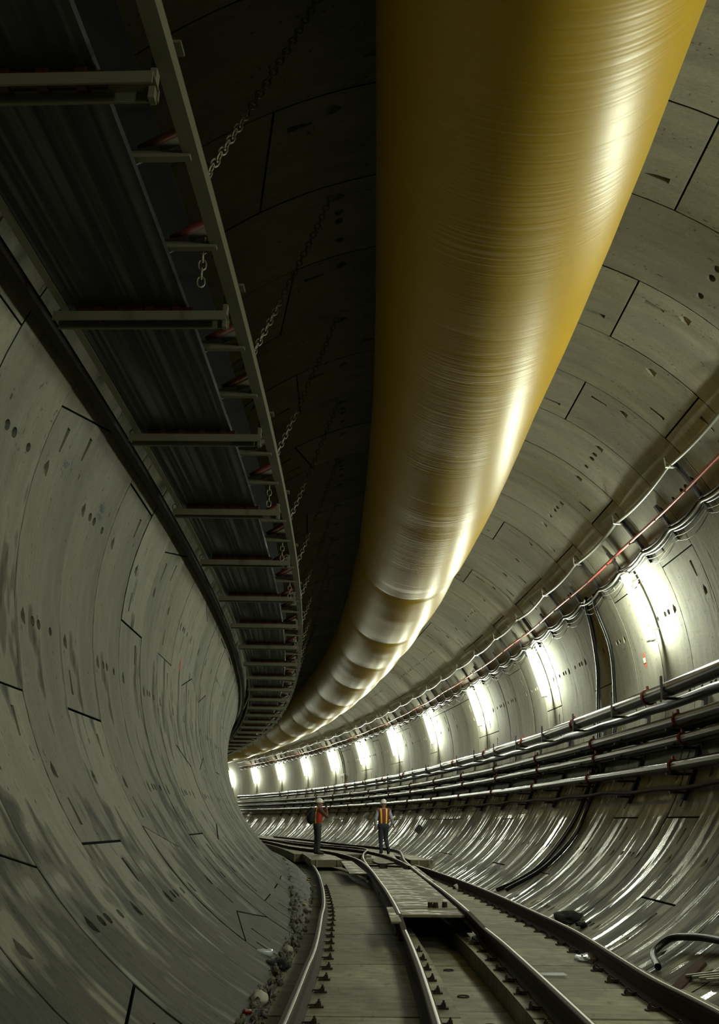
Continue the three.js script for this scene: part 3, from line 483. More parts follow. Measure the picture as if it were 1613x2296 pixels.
// ---------------------------------------------------------------- cables and their brackets
solo('conduit_cable', sweep(circle(0.03, 12), span(-4, 19, 0.03, (s) => 0.975 * Math.cos(36.1 * D2R), (s) => { const f = ((s - 2.70) / 0.583); const q = f - Math.floor(f); return 0.975 * Math.sin(36.1 * D2R) - 0.017 * 4 * q * (1 - q) + 0.008; }), { smooth: true }), greyCable, 'pale grey cable, highest on the right wall, drooping between brackets', 'cable');
solo('red_cable', sweep(circle(0.024, 10), span(-4, 19, 0.04, (s) => 0.962 * Math.cos(30.6 * D2R), (s) => 0.962 * Math.sin(30.6 * D2R) + 0.003 * Math.sin(s * 6.1)), { smooth: true }), redCable, 'faded red cable running above the wall lamps', 'cable');
const sagAt = (s, depth) => { const f = (s - 2.68) / 0.287, q = f - Math.floor(f); return depth * 4 * q * (1 - q); };
[[27.8, 0.99, 0.026, 0.016, rubber, 'black power cable draped above the wall lamps', 0], [27.1, 0.984, 0.022, 0.019, greyCable, 'grey power cable draped just under the black one above the lamps', 0.4], [26.6, 0.993, 0.02, 0.021, rubber, 'lowest black power cable draped above the wall lamps', 1.1]].forEach(([deg, rho, r, sag, mat, label, ph]) =>
  solo('power_cable', sweep(circle(r, 8), span(-4, 19, 0.024, rho * Math.cos(deg * D2R), (s) => rho * Math.sin(deg * D2R) - sagAt(s, sag) + 0.002 * Math.sin(s * 3 + ph)), { smooth: true }), mat, label, 'cable'));
[[24.6, 0.985, 0.006, 0.03], [25.4, 0.988, 0.005, 0.022]].forEach(([deg, rho, r, sag], i) => solo('lighting_wire', sweep(circle(r, 5), span(-2, 10, 0.03, rho * Math.cos(deg * D2R), (s) => rho * Math.sin(deg * D2R) - sagAt(s, sag) * (i ? 1 : 1.1)), { smooth: true }), i ? wireMat : rubber, i ? 'thin pale lighting wire looped between the cable brackets' : 'thin dark lighting wire looped between the cable brackets', 'wire'));
for (let i = -14; i < 54; i++) {
  const s = 2.68 + 0.2875 * i, even = i % 2 === 0, t = thing('cable_bracket', even ? 'dark curved strap bracket with a hook carrying the pale top cable' : 'short dark curved strap bracket under the red cable', 'bracket', even ? 'long cable brackets' : 'short cable brackets');
  mesh('strap', arcBar(s, 0.998, even ? 36 : 33, 24.3, 0.06, 0.05, 8), darkSteel, t);
  if (even) { mesh('hook_arm', barBetween(VT(s, 0.99, 35), V(s, 0.975 * Math.cos(36.1 * D2R) - 0.018, 0.975 * Math.sin(36.1 * D2R) - 0.004), 0.04, 0.012), galvan, t); mesh('hook_arm', barBetween(VT(s + 0.012, 0.99, 35.6), V(s + 0.012, 0.975 * Math.cos(36.1 * D2R) - 0.012, 0.975 * Math.sin(36.1 * D2R) + 0.022), 0.03, 0.012), galvan, t); mesh('hook_tip', barBetween(V(s, 0.975 * Math.cos(36.1 * D2R) - 0.018, 0.975 * Math.sin(36.1 * D2R) - 0.004), V(s, 0.975 * Math.cos(36.1 * D2R) - 0.02, 0.975 * Math.sin(36.1 * D2R) + 0.03), 0.02, 0.012), galvan, t); }
  mesh('clip', barBetween(VT(s, 0.99, 27.4), VT(s, 0.976, 27.6), 0.03, 0.02), darkSteel, t); mesh('clip', barBetween(VT(s, 0.985, 30.2), VT(s, 0.955, 30.4), 0.03, 0.02), darkSteel, t);
}
// hoses hanging down the lining
const hoseA = [[4.0, 0.98, 27.5], [4.06, 0.985, 26.2], [4.13, 0.99, 20.8], [4.24, 0.99, 9], [4.3, 0.99, 1.9], [4.3, 0.99, -15], [4.3, 0.99, -29], [4.3, 0.99, -38], [4.29, 0.99, -49.6], [4.36, 0.99, -56], [4.47, 0.99, -61.5]];
const hoseB = [[3.9, 0.98, 27], [3.96, 0.985, 24.5], [4.0, 0.99, 12.8], [4.07, 0.99, 0.1], [4.08, 0.99, -10], [4.2, 0.99, -28.5], [4.15, 0.99, -39], [4.2, 0.99, -50], [4.34, 0.99, -60.5]];
[hoseA, hoseB].forEach((l, i) => solo('drop_hose', tubeThrough(l.map((p) => VT(p[0], p[1], p[2])), i ? 0.036 : 0.04, 90, 10), rubber, i ? 'nearer of two black hoses dropping behind the pipes to the floor' : 'farther of two black hoses dropping behind the pipes to the floor', 'hose', 'drop hoses'));
// a cable loop over the lamp wiring, with its little junction piece
solo('pendant_wire', tubeThrough([VT(3.0, 0.985, 24.6), VT(3.25, 0.975, 22.6), VT(3.374, 0.97, 21.9), VT(3.42, 0.975, 22.2), VT(3.5, 0.98, 23.5), VT(3.56, 0.975, 25.6)], 0.008, 40, 6), wireMat, 'pale wire loop feeding the lamp beside the orange survey mark', 'wire');
solo('wire_connector', new THREE.BoxGeometry(0.09, 0.03, 0.03).rotateZ(0.5).translate(...VT(3.374, 0.968, 21.9).toArray()), rustMat, 'small brown wire connector on the pale wire loop', 'connector');
{ // lamp switch frame far along the wall
  const t = thing('cable_frame', 'white metal cable frame on the right wall above the pipes', 'trestle'), s = 12.87;
  mesh('top_plate', arcBar(s, 0.99, 4.6, 2.6, 0.75, 0.05, 3), white, t); for (const d of [-0.08, 0, 0.08]) mesh('leg', arcBar(s + d, 0.99, 2.7, -4.4, 0.06, 0.04, 5), white, t);
  for (const d of [-0.03, 0.05]) mesh('riser', arcBar(s + d, 0.992, 24, 4.5, 0.04, 0.03, 8), white, t);
}

// ---------------------------------------------------------------- paint marks, stencils and survey targets on the lining
function patch(s, deg, w, h, lift = 0.004) {   // a thin sheet lying on the lining: w along the tunnel, h round it
  const nx = 2, ny = 6, pos = [], uv = [], idx = []; const left = Math.cos(deg * D2R) < 0 ? -1 : 1;
  for (let j = 0; j <= ny; j++) for (let i = 0; i <= nx; i++) { const d = deg + left * (j / ny - 0.5) * h / R / D2R, p = VT(s + (i / nx - 0.5) * w / R * (left > 0 ? -1 : 1), 1 - lift / R, d); pos.push(p.x, p.y, p.z); uv.push(i / nx, j / ny); }
  for (let j = 0; j < ny; j++) for (let i = 0; i < nx; i++) { const A = j * (nx + 1) + i; idx.push(A, A + 1, A + nx + 1, A + 1, A + nx + 2, A + nx + 1); }
  const g = new THREE.BufferGeometry(); g.setAttribute('position', new THREE.Float32BufferAttribute(pos, 3)); g.setAttribute('uv', new THREE.Float32BufferAttribute(uv, 2)); g.setIndex(idx); g.computeVertexNormals();
  return g;
}
function paint(w, h, draw) { const c = document.createElement('canvas'); c.width = w; c.height = h; const x = c.getContext('2d'); x.clearRect(0, 0, w, h); draw(x, w, h); const t = new THREE.CanvasTexture(c); t.colorSpace = THREE.SRGBColorSpace; return std({ map: t, transparent: true, roughness: 0.8, name: 'paint', side: THREE.DoubleSide, polygonOffset: true, polygonOffsetFactor: -1 }); }
const orangePaint = paint(64, 128, (x, w, h) => { for (let i = 0; i < 1500; i++) { const px = 32 + (rnd() + rnd() + rnd() - 1.5) * 22, py = 64 + (rnd() + rnd() - 1) * 60; x.fillStyle = `rgba(236,84,28,${0.25 + 0.5 * rnd()})`; x.fillRect(px, py, 5, 6); } });
const stencil = (l1, l2) => paint(256, 160, (x) => { x.fillStyle = 'rgba(62,84,110,0.8)'; x.font = 'bold 74px monospace'; x.textAlign = 'center'; x.fillText(l1, 128, 70); x.font = 'bold 66px monospace'; x.fillText(l2, 128, 146); });
{
  const a = thing('survey_mark', 'orange paint dab with a white target on the right wall below a lamp', 'survey mark'); mesh('paint_dab', patch(3.664, 5.6, 0.1, 0.3), orangePaint, a); mesh('target', patch(3.664, 5.5, 0.11, 0.09, 0.012), white, a);
  const b = thing('survey_mark', 'orange paint dab with a dark target high on the left wall', 'survey mark'); mesh('paint_dab', patch(3.687, 176.7, 0.1, 0.3), orangePaint, b); mesh('target', patch(3.7, 176.7, 0.1, 0.06, 0.012), rubber, b);
  const sA = stencil('900', '1111');
  for (const [s, label] of [[1.625, 'blue stencilled numbers nearest the conveyor beam on the left wall'], [1.9, 'faded blue stencilled numbers in the segment under a slanted joint'], [2.213, 'faint blue stencilled numbers above three round holes']]) solo('stencil_marking', patch(s, 167.3, 0.3, 0.22), sA, label, 'marking');
}

// ---------------------------------------------------------------- people
const smin = (a, b, k) => { const h = clamp(0.5 + 0.5 * (b - a) / k); return b + (a - b) * h - k * h * (1 - h); };
function capsule(p, a, b, ra, rb) { const ax = b[0] - a[0], ay = b[1] - a[1], az = b[2] - a[2], px = p[0] - a[0], py = p[1] - a[1], pz = p[2] - a[2]; const h = clamp((px * ax + py * ay + pz * az) / (ax * ax + ay * ay + az * az)); return Math.hypot(px - ax * h, py - ay * h, pz - az * h) - (ra + (rb - ra) * h); }
function ellipsoid(p, c, r) { const x = (p[0] - c[0]) / r[0], y = (p[1] - c[1]) / r[1], z = (p[2] - c[2]) / r[2], k = Math.hypot(x, y, z); return (k - 1) * Math.min(...r); }
function sdfGeometry(fn, lo, hi, res = 56) {
  const mc = new MarchingCubes(res, new THREE.MeshBasicMaterial(), false, false, 60000); mc.isolation = 0;
  for (let z = 0; z < res; z++) for (let y = 0; y < res; y++) for (let x = 0; x < res; x++) mc.field[z * res * res + y * res + x] = -fn([lo[0] + (hi[0] - lo[0]) * x / res, lo[1] + (hi[1] - lo[1]) * y / res, lo[2] + (hi[2] - lo[2]) * z / res]);
  mc.update(); const n = mc.count, pos = new Float32Array(n * 3);
  for (let i = 0; i < n; i++) for (let k = 0; k < 3; k++) pos[i * 3 + k] = lo[k] + (hi[k] - lo[k]) * (mc.positionArray[i * 3 + k] + 1) / 2;
  let g = new THREE.BufferGeometry(); g.setAttribute('position', new THREE.BufferAttribute(pos, 3)); g = mergeVertices(g, 1e-4); g.computeVertexNormals();
  return g;
}
function person(label, pose, cloth) {
  const t = thing('person', label, 'person'); const J = pose.joints, S = (k) => J[k];
  const legs = (p, f) => { let d = 9; for (const s of ['L', 'R']) { d = smin(d, capsule(p, S('hip' + s), S('knee' + s), 0.085 + f, 0.06 + f), 0.03); d = smin(d, capsule(p, S('knee' + s), S('ankle' + s), 0.06 + f, 0.045 + f), 0.03); } return smin(d, ellipsoid(p, [S('pelvis')[0], S('pelvis')[1], S('pelvis')[2]], [0.165 + f, 0.13 + f, 0.12 + f]), 0.04); };
  const torso = (p, f) => { const b = S('pelvis'), c = S('chest'); let d = ellipsoid(p, [(b[0] + c[0]) / 2, b[1] + 0.14, (b[2] + c[2]) / 2], [0.155 + f, 0.2 + f, 0.115 + f]); d = smin(d, ellipsoid(p, c, [0.185 + f, 0.21 + f, 0.125 + f]), 0.07); d = smin(d, capsule(p, S('shL'), S('shR'), 0.065 + f, 0.065 + f), 0.05); return d; };
  const arms = (p, f, end) => { let d = 9; for (const s of ['L', 'R']) { d = smin(d, capsule(p, S('sh' + s), S('el' + s), 0.055 + f, 0.045 + f), 0.02); const e = S('el' + s), w = S('wr' + s), q = e.map((v, i) => v + (w[i] - v) * end); d = smin(d, capsule(p, e, q, 0.045 + f, 0.034 + f), 0.02); } return d; };
  const headC = S('head'); const fw = pose.look;                        // unit vector the face points to
  const side = [-fw[2], 0, fw[0]];
  const onHead = (u, v, w) => [headC[0] + side[0] * u + fw[0] * w, headC[1] + v, headC[2] + side[2] * u + fw[2] * w];
  const head = (p) => { let d = ellipsoid(p, headC, [0.078, 0.115, 0.092]); d = smin(d, ellipsoid(p, onHead(0, -0.06, 0.02), [0.06, 0.065, 0.07]), 0.03); d = smin(d, capsule(p, onHead(0, 0.01, 0.085), onHead(0, -0.025, 0.102), 0.012, 0.017), 0.015); for (const e of [-1, 1]) d = smin(d, ellipsoid(p, onHead(e * 0.08, -0.01, -0.005), [0.018, 0.03, 0.02]), 0.01); for (const e of [-1, 1]) d = Math.max(d, -ellipsoid(p, onHead(e * 0.032, 0.018, 0.098), [0.018, 0.012, 0.014])); return smin(d, capsule(p, S('neck'), headC, 0.055, 0.05), 0.02); };
  const hand = (p, s) => { const w = S('wr' + s), e = S('el' + s), d0 = w.map((v, i) => v - e[i]), L = Math.hypot(...d0), u = d0.map((v) => v / L), c = pose.curl?.[s] ?? [0, 0, -0.25]; const at = (k, x, z) => [w[0] + u[0] * k + x, w[1] + u[1] * k + c[1] * k * 0.5, w[2] + u[2] * k + z]; let d = capsule(p, at(0.0, 0, 0), at(0.075, 0, 0), 0.026, 0.03); for (let i = 0; i < 4; i++) { const z = -0.03 + i * 0.02, len = [0.065, 0.078, 0.072, 0.055][i]; const k1 = at(0.085, 0, z), k2 = [k1[0] + u[0] * len * 0.5 + c[0] * 0.02, k1[1] + u[1] * len * 0.5, k1[2] + u[2] * len * 0.5 + c[2] * 0.02], k3 = [k2[0] + u[0] * len * 0.4 + c[0] * 0.06, k2[1] + u[1] * len * 0.4, k2[2] + u[2] * len * 0.4 + c[2] * 0.06]; d = smin(d, Math.min(capsule(p, k1, k2, 0.0095, 0.009), capsule(p, k2, k3, 0.009, 0.008)), 0.004); } const b = at(0.03, 0, -0.025), m = [b[0] + u[0] * 0.03, b[1] + u[1] * 0.03, b[2] - 0.035]; return smin(d, capsule(p, b, m, 0.012, 0.01), 0.006); };
  const lo = [-0.6, -0.02, -0.6], hi = [0.6, 1.8, 0.6];
  const skin = std({ color: hex('#8a6450'), roughness: 0.6, name: 'skin' });
  const body = (p) => { let d = legs(p, -0.012); d = smin(d, torso(p, -0.02), 0.04); d = smin(d, arms(p, -0.008, 1), 0.02); return d; };
  const headBox = [[headC[0] - 0.2, headC[1] - 0.26, headC[2] - 0.2], [headC[0] + 0.2, headC[1] + 0.16, headC[2] + 0.2]];
  const hb = (s) => { const w = S('wr' + s); return [[w[0] - 0.2, w[1] - 0.22, w[2] - 0.2], [w[0] + 0.2, w[1] + 0.22, w[2] + 0.2]]; };
  const pieces = [sdfGeometry(body, lo, hi, 70), sdfGeometry(head, ...headBox, 52)]; for (const s of ['L', 'R']) pieces.push(sdfGeometry((p) => hand(p, s), ...hb(s), 48));
  mesh('body', merge(pieces.map((g) => { g.setAttribute('uv', new THREE.Float32BufferAttribute(new Float32Array(g.attributes.position.count * 2), 2)); return g; })), skin, t);
  mesh('trousers', sdfGeometry((p) => Math.max(legs(p, 0.012), p[1] - (S('pelvis')[1] + 0.1), 0.07 - p[1]), lo, hi, 84), cloth.trousers, t);
  mesh('shirt', sdfGeometry((p) => Math.max(smin(torso(p, 0.006), arms(p, 0.01, 0.95), 0.03), S('pelvis')[1] + 0.04 - p[1], p[1] - 1.5), [-0.6, 0.7, -0.6], [0.6, 1.6, 0.6], 84), cloth.shirt, t);
  const vestBody = (p, f) => { let d = torso(p, 0.022 + f); const y0 = S('pelvis')[1] + 0.03; d = Math.max(d, y0 - p[1], p[1] - 1.47); for (const s of ['L', 'R']) { const q = S('sh' + s); d = Math.max(d, -(capsule(p, [q[0] * 1.12, q[1] - 0.02, q[2]], [q[0] * 1.9, q[1] - 0.1, q[2]], 0.085, 0.12))); } return d; };
  const vest = mesh('safety_vest', sdfGeometry((p) => vestBody(p, 0), [-0.4, 0.8, -0.4], [0.4, 1.6, 0.4], 84), cloth.vest, t);
  const stripe = std({ color: hex('#e8d23a'), roughness: 0.45, name: 'reflective_yellow' });
  const turn = pose.turn ?? 0; for (const e of [-1, 1]) mesh('reflective_stripe', sdfGeometry((p) => { const x = p[0] * Math.cos(turn) + p[2] * Math.sin(turn); return Math.max(vestBody(p, 0.006), Math.abs(x - e * (0.085 + 0.03 * (p[1] - 1.0))) - 0.026); }, [-0.4, 0.8, -0.4], [0.4, 1.6, 0.4], 84), stripe, vest);
  const hat = mesh('hard_hat', new THREE.LatheGeometry([[0.128, -0.004], [0.13, 0.004], [0.112, 0.012], [0.112, 0.04], [0.1, 0.085], [0.07, 0.118], [0.035, 0.132], [0.0, 0.136]].map((p) => new THREE.Vector2(...p)), 28).scale(0.96, 1, 1.1), std({ color: hex('#dcdcd2'), roughness: 0.4, name: 'hard_hat' }), t);
  hat.position.set(headC[0] - fw[0] * 0.01, headC[1] + 0.045, headC[2] - fw[2] * 0.01); hat.rotation.y = Math.atan2(-fw[0], -fw[2]); hat.rotation.x = 0.0;
  mesh('brim', new THREE.SphereGeometry(0.09, 16, 8).scale(1, 0.12, 0.75).translate(0, 0.004, -0.115), hat.material, hat); mesh('crest', new THREE.TorusGeometry(0.112, 0.012, 6, 16, Math.PI).rotateY(Math.PI / 2).scale(1, 1, 1.05).translate(0, 0.022, 0), hat.material, hat);
  const boot = std({ color: hex('#1d1a16'), roughness: 0.7, name: 'boot_leather' });
  for (const s of ['L', 'R']) { const a = S('ankle' + s), q = S('toe' + s); mesh('boot', sdfGeometry((p) => Math.max(smin(capsule(p, [a[0], a[1] - 0.015, a[2]], [q[0], q[1], q[2]], 0.05, 0.042), capsule(p, a, [a[0], a[1] + 0.08, a[2]], 0.055, 0.055), 0.03), -(p[1] - Math.min(a[1], q[1]) + 0.075)), [a[0] - 0.3, a[1] - 0.12, a[2] - 0.3], [a[0] + 0.3, a[1] + 0.2, a[2] + 0.3], 44), boot, t); }
  return { t, S, headC, fw };
}
const denim = std({ color: hex('#2a3038'), roughness: 0.9, name: 'denim' }), vestRed = std({ color: hex('#74282b'), roughness: 0.8, name: 'orange_red_mesh' });
{ // walking away between the rails
  const p = person('worker in white hard hat and red vest walking away along the rails', { look: [0, 0, -1], joints: { pelvis: [0, 0.93, 0], chest: [0.01, 1.27, -0.02], neck: [0.01, 1.47, -0.02], head: [0.01, 1.6, -0.035], shL: [-0.185, 1.4, -0.02], shR: [0.2, 1.4, -0.02], elL: [-0.265, 1.13, 0.02], elR: [0.285, 1.14, 0.03], wrL: [-0.285, 0.89, -0.04], wrR: [0.355, 0.93, -0.05], hipL: [-0.095, 0.9, 0], hipR: [0.095, 0.9, 0], kneeL: [-0.085, 0.5, -0.04], kneeR: [0.09, 0.5, -0.06], ankleL: [-0.08, 0.09, 0.0], ankleR: [0.13, 0.13, 0.24], toeL: [-0.09, 0.045, -0.16], toeR: [0.145, 0.03, 0.1] } }, { trousers: denim, shirt: std({ color: hex('#8e96a0'), roughness: 0.9, name: 'grey_shirt' }), vest: vestRed });
  place(p.t, 7.42, 0.293, bt(7.42) - 0.0195);
}
{ // standing with a camera raised to the face and a dark backpack
  const p = person('worker in white hard hat raising a camera, dark backpack on back', { look: [0, 0, -1], joints: { pelvis: [0, 0.93, 0.02], chest: [0, 1.27, 0.01], neck: [0, 1.47, -0.01], head: [0, 1.6, -0.04], shL: [-0.19, 1.4, 0], shR: [0.19, 1.4, 0], elL: [-0.22, 1.2, -0.22], elR: [0.22, 1.2, -0.22], wrL: [-0.075, 1.42, -0.27], wrR: [0.075, 1.42, -0.27], hipL: [-0.095, 0.9, 0.02], hipR: [0.095, 0.9, 0.02], kneeL: [-0.1, 0.5, 0.0], kneeR: [0.1, 0.5, 0.0], ankleL: [-0.1, 0.09, 0.04], ankleR: [0.1, 0.09, 0.02], toeL: [-0.12, 0.045, -0.12], toeR: [0.12, 0.045, -0.14] }, curl: { L: [0.3, 0.4, -0.2], R: [-0.3, 0.4, -0.2] } }, { trousers: std({ color: hex('#3a403c'), roughness: 0.9, name: 'work_trousers' }), shirt: std({ color: hex('#5a3c30'), roughness: 0.9, name: 'brown_shirt' }), vest: std({ color: hex('#a5301f'), roughness: 0.8, name: 'orange_mesh' }) });
  place(p.t, 7.326, -0.25, bt(7.33) - 0.0195); p.t.rotation.y = phi(7.326) - 1.25;
  const cam = thing('camera', 'small black camera held to the face by the worker with backpack', 'camera'); mesh('camera_body', chamferBox(0.14, 0.1, 0.06, 0.01), rubber, cam); mesh('lens', new THREE.CylinderGeometry(0.035, 0.038, 0.09, 16).rotateX(Math.PI / 2).translate(0, 0, -0.07), rubber, cam);
  const bag = thing('backpack', 'dark backpack on the back of the standing worker', 'backpack'); mesh('sack', sdfGeometry((q) => { let d = ellipsoid(q, [0, 0, 0], [0.17, 0.27, 0.13]); return smin(d, ellipsoid(q, [0, -0.1, 0.07], [0.13, 0.13, 0.09]), 0.05); }, [-0.3, -0.4, -0.3], [0.3, 0.4, 0.3], 40), std({ color: hex('#17181a'), roughness: 0.8, name: 'black_nylon' }), bag); for (const x of [-0.1, 0.1]) mesh('shoulder_strap', new THREE.TorusGeometry(0.2, 0.022, 6, 18, Math.PI).rotateY(Math.PI / 2).rotateX(0.0).translate(x, 0.0, -0.02).scale(1, 0.9, 0.9), bag.children[0].material, bag);
  p.t.updateMatrixWorld(true);
  for (const [o, l] of [[cam, [0, 1.575, -0.27]], [bag, [0, 1.22, 0.25]]]) { o.position.copy(new THREE.Vector3(...l).applyMatrix4(p.t.matrixWorld)); o.rotation.y = p.t.rotation.y; }
}

// ---------------------------------------------------------------- mud, rubble and litter
function heap(path, cols, seed, amp) {         // path: [s, aInner, bInner, aOuter, bOuter]
  const nz = lattice(seed, 80, 16), nz2 = lattice(seed + 1, 200, 50), pos = [], uv = [], idx = [];
  path.forEach(([s, a0, b0, a1, b1], j) => { for (let i = 0; i <= cols; i++) { const f = i / cols, e = Math.sin(Math.PI * f), p = V(s, a0 + (a1 - a0) * f, b0 + (b1 - b0) * f + (amp * e * (0.4 + nz(j / path.length, f)) + 0.006 * (nz2(j / path.length, f) - 0.5)) / R * 1.0); pos.push(p.x, p.y, p.z); uv.push(f, s * R * 0.4); } });
  for (let j = 0; j < path.length - 1; j++) for (let i = 0; i < cols; i++) { const A = j * (cols + 1) + i; idx.push(A, A + 1, A + cols + 1, A + 1, A + cols + 2, A + cols + 1); }
  const g = new THREE.BufferGeometry(); g.setAttribute('position', new THREE.Float32BufferAttribute(pos, 3)); g.setAttribute('uv', new THREE.Float32BufferAttribute(uv, 2)); g.setIndex(idx); g.computeVertexNormals(); return g;
}
{
  const path = []; for (let s = 1.3; s < 8.2; s += 0.03) { const f = clamp((s - 2.9) / 2.0), a1 = -0.448 - 0.125 * f - 0.012 * Math.sin(s * 9) - 0.008 * Math.sin(s * 23); path.push([s, -0.436 + 0.031 * f, -0.901, a1, -Math.sqrt(1 - a1 * a1) - 0.001]); }
  const m = solo('mud', heap(path, 14, 71, 0.035), mudMat, 'dark mud and grit heaped along the foot of the left wall', 'mud'); m.userData.kind = 'stuff';
  const peb = new THREE.IcosahedronGeometry(0.035, 1); { const p = peb.attributes.position; for (let i = 0; i < p.count; i++) { const k = 0.75 + 0.5 * Math.abs(Math.sin(p.getX(i) * 311 + p.getY(i) * 173 + p.getZ(i) * 97)); p.setXYZ(i, p.getX(i) * k, p.getY(i) * k * 0.7, p.getZ(i) * k); } peb.computeVertexNormals(); }
  const N = 900, im = new THREE.InstancedMesh(peb, std({ color: hex('#5a5546'), roughness: 0.85, name: 'pebble' }), N), M = new THREE.Matrix4(), q = new THREE.Quaternion(), e = new THREE.Euler();
  for (let i = 0; i < N; i++) { const s = 1.35 + 6.2 * Math.pow(rnd(), 0.9), f = clamp((s - 2.6) / 2.2), a = -0.425 - rnd() * (0.035 + 0.1 * f) + 0.02 * f, wall = -Math.sqrt(1 - a * a), b = Math.max(-0.9, wall) + 0.004 + (a < -0.44 ? 0.006 : 0); const k = 0.18 + Math.pow(rnd(), 4) * 0.9; q.setFromEuler(e.set(rnd() * 6, rnd() * 6, rnd() * 6)); im.setMatrixAt(i, M.compose(V(s, a, b), q, new THREE.Vector3(k, k, k))); im.setColorAt(i, new THREE.Color().setScalar(rr(0.5, 1.3))); }
  im.name = 'rubble'; scene.add(im); im.castShadow = im.receiveShadow = true; tag(im, 'small stones and rubble strewn at the foot of the left wall', 'rubble', null, 'stuff');
}
function lump(r, seed, sy = 0.6, rough = 0.35) { const g = mergeVertices(new THREE.IcosahedronGeometry(r, 3).deleteAttribute('normal').deleteAttribute('uv')), nz = lattice(seed, 6, 6), nf = lattice(seed + 5, 14, 14), p = g.attributes.position; for (let i = 0; i < p.count; i++) { const x = p.getX(i) / r, y = p.getY(i) / r, z = p.getZ(i) / r, k = 1 + rough * (nz(x * 0.4 + 0.5, z * 0.4 + y * 0.3 + 0.5) - 0.5) * 2 + rough * 0.5 * (nf(x * 0.4 + 0.5, z * 0.4 + y * 0.3 + 0.5) - 0.5) * 2; p.setXYZ(i, p.getX(i) * k, p.getY(i) * k * sy, p.getZ(i) * k); } g.computeVertexNormals(); return g; }
const litter = (name, geo, mat, s, a, b, label, cat, turn = 0) => { const o = solo(name, geo, mat, label, cat); place(o, s, a, b); o.rotation.y += turn; return o; };
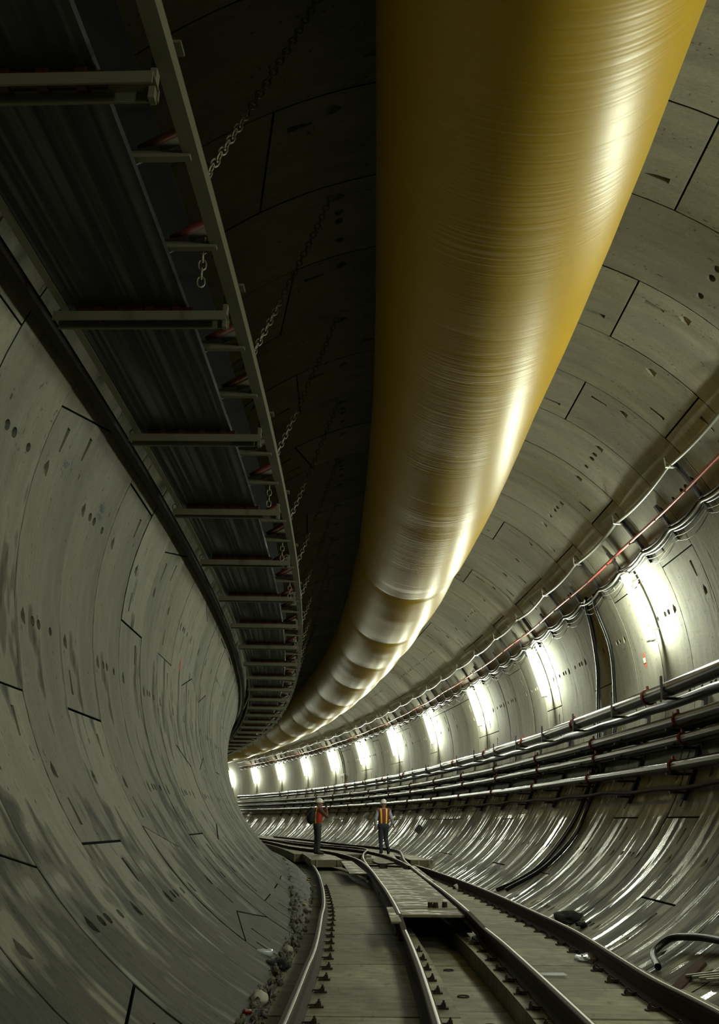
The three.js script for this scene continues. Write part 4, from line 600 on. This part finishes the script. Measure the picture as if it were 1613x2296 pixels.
{
  const clearPlastic = new THREE.MeshPhysicalMaterial({ color: hex('#eef2f6'), roughness: 0.15, transmission: 0.6, thickness: 0, name: 'clear_plastic' });
  const bottle = new THREE.LatheGeometry([[0, 0], [0.036, 0.004], [0.038, 0.03], [0.034, 0.07], [0.038, 0.12], [0.03, 0.165], [0.013, 0.195], [0.013, 0.22], [0, 0.222]].map((p) => new THREE.Vector2(...p)), 16).rotateZ(1.45);
  const bt1 = thing('plastic_bottle', 'clear plastic bottle lying in the rubble by the left wall', 'bottle'); mesh('bottle_body', bottle, clearPlastic, bt1); mesh('bottle_cap', new THREE.CylinderGeometry(0.016, 0.016, 0.02, 10).rotateZ(1.45).translate(-0.225, 0.03, 0), white, bt1); place(bt1, 2.355, -0.474, -0.872); bt1.rotation.y += 0.5;
  litter('tarp_scrap', lump(0.12, 81, 0.4, 0.5), tarp, 2.28, -0.452, -0.886, 'crumpled dark plastic sheet among rubble below the clear bottle', 'plastic sheet');
  litter('stone', lump(0.06, 83, 0.8, 0.2), std({ color: hex('#8f8b80'), roughness: 0.8 }), 2.55, -0.448, -0.89, 'pale stone on the rubble between bottle and wooden strip', 'stone');
  litter('stone', lump(0.075, 84, 0.85, 0.15), std({ color: hex('#a5a196'), roughness: 0.8 }), 1.86, -0.452, -0.886, 'round pale stone at the left wall above a red can', 'stone');
  litter('stone', lump(0.065, 85, 0.6, 0.25), std({ color: hex('#7f7a6c'), roughness: 0.8 }), 3.6, -0.43, -0.885, 'flat grey stone in the mud beside the left rail', 'stone');
  const can = new THREE.LatheGeometry([[0, 0], [0.026, 0], [0.033, 0.008], [0.033, 0.112], [0.026, 0.12], [0, 0.118]].map((p) => new THREE.Vector2(...p)), 16).rotateZ(1.4);
  const cn = litter('drink_can', can.scale(0.6, 0.6, 0.6), std({ color: hex('#6a1a18'), roughness: 0.35, metalness: 0.4 }), 1.73, -0.45, -0.885, 'crushed red can lying at the foot of the left wall', 'can', 0.8);
  for (const [s, a, b, label] of [[5.1, -0.428, -0.868, 'yellow wrapper in the mud left of the far rail'], [4.7, -0.4, -0.873, 'orange-yellow scrap beside the bend of the left rail'], [3.77, -0.447, -0.88, 'small yellow scrap in the mud near the flat stone']]) litter('litter_scrap', lump(0.035, Math.round(s * 10), 0.4, 0.6), std({ color: hex('#8f7c2c'), roughness: 0.6 }), s, a, b, label, 'litter');
  litter('paper_scrap', new THREE.PlaneGeometry(0.3, 0.16, 8, 5).rotateX(-Math.PI / 2), clearPlastic, 2.24, 0.182, -0.895, 'clear crumpled film lying flat beside the third rail', 'plastic film');
  { const g = litter('plastic_bag', lump(0.16, 91, 0.22, 0.5), clearPlastic, 2.47, 0.335, -0.893, 'clear plastic bag slumped against the right rail', 'plastic bag'); void g; }
  litter('paper_cup', new THREE.CylinderGeometry(0.045, 0.032, 0.1, 14, 1, true), std({ color: hex('#d6cfc4'), roughness: 0.7, side: THREE.DoubleSide }), 4.87, 0.345, -0.885, 'pale paper cup against the inside of the right rail', 'cup').rotation.z = 0.5;
  litter('tarp_scrap', lump(0.15, 93, 0.5, 0.6), tarp, 3.2, 0.462, -0.87, 'black rubber lump on the wet wall beyond the right rail', 'rubber lump');
  litter('tarp_scrap', lump(0.08, 95, 0.4, 0.6), tarp, 3.05, 0.47, -0.874, 'small flat black rubber scrap beside the black lump', 'rubber scrap');
  solo('bent_hose', tubeThrough([VT(2.26, 0.985, -63.5), VT(2.36, 0.98, -61.5), VT(2.36, 0.975, -59), VT(2.26, 0.975, -57), VT(2.12, 0.98, -55.8), VT(1.98, 0.98, -55.2)], 0.035, 50, 10), rubber, 'bent black hose lying on the wet lower right wall', 'hose');
  litter('board_offcut', chamferBox(0.5, 0.035, 0.12, 0.004), std({ color: hex('#5a4a36'), roughness: 0.8, map: moved(rustMap, 2, 2) }), 2.12, 0.455, -0.884, 'short dark board lying by the right rail below the hose', 'board', 0.5).rotation.z = 0.5;
  [0, 1, 2, 3].forEach((i) => solo('steel_bar', rod(VT(2.12 - i * 0.03, 0.99, -62.6 + i * 0.25), VT(1.93 - i * 0.035, 0.99, -57.5 + i * 0.2), 0.014), galvan, 'thin shiny steel bar lying on the wet wall under the hose', 'steel bar', 'steel bars by the hose'));
  solo('pipe_offcut', rod(VT(10.95, 0.975, -29), VT(11.05, 0.975, -32), 0.07, 16), white, 'short pale pipe stub resting on the lower right wall', 'pipe stub');
  solo('junction_box', (() => { const g = box(0.18, 0.3, 0.12); return g.rotateZ(-0.7).rotateY(phi(8.26)).translate(...VT(8.26, 0.985, -39.4).toArray()); })(), rubber, 'small black box on the wet wall right of the walking worker', 'box');
  const holeRim = new THREE.TorusGeometry(0.055, 0.006, 6, 18).rotateX(Math.PI / 2);
  for (const [s, a] of [[2.25, -0.02], [2.62, -0.015], [1.95, 0.0]]) litter('lifting_socket', holeRim, rustMat, s, a, BCH + 0.001, 'rusty round lifting socket in the drain channel floor', 'socket').userData.group = 'channel lifting sockets';
}
shade(scene);
renderer.render(scene, camera);
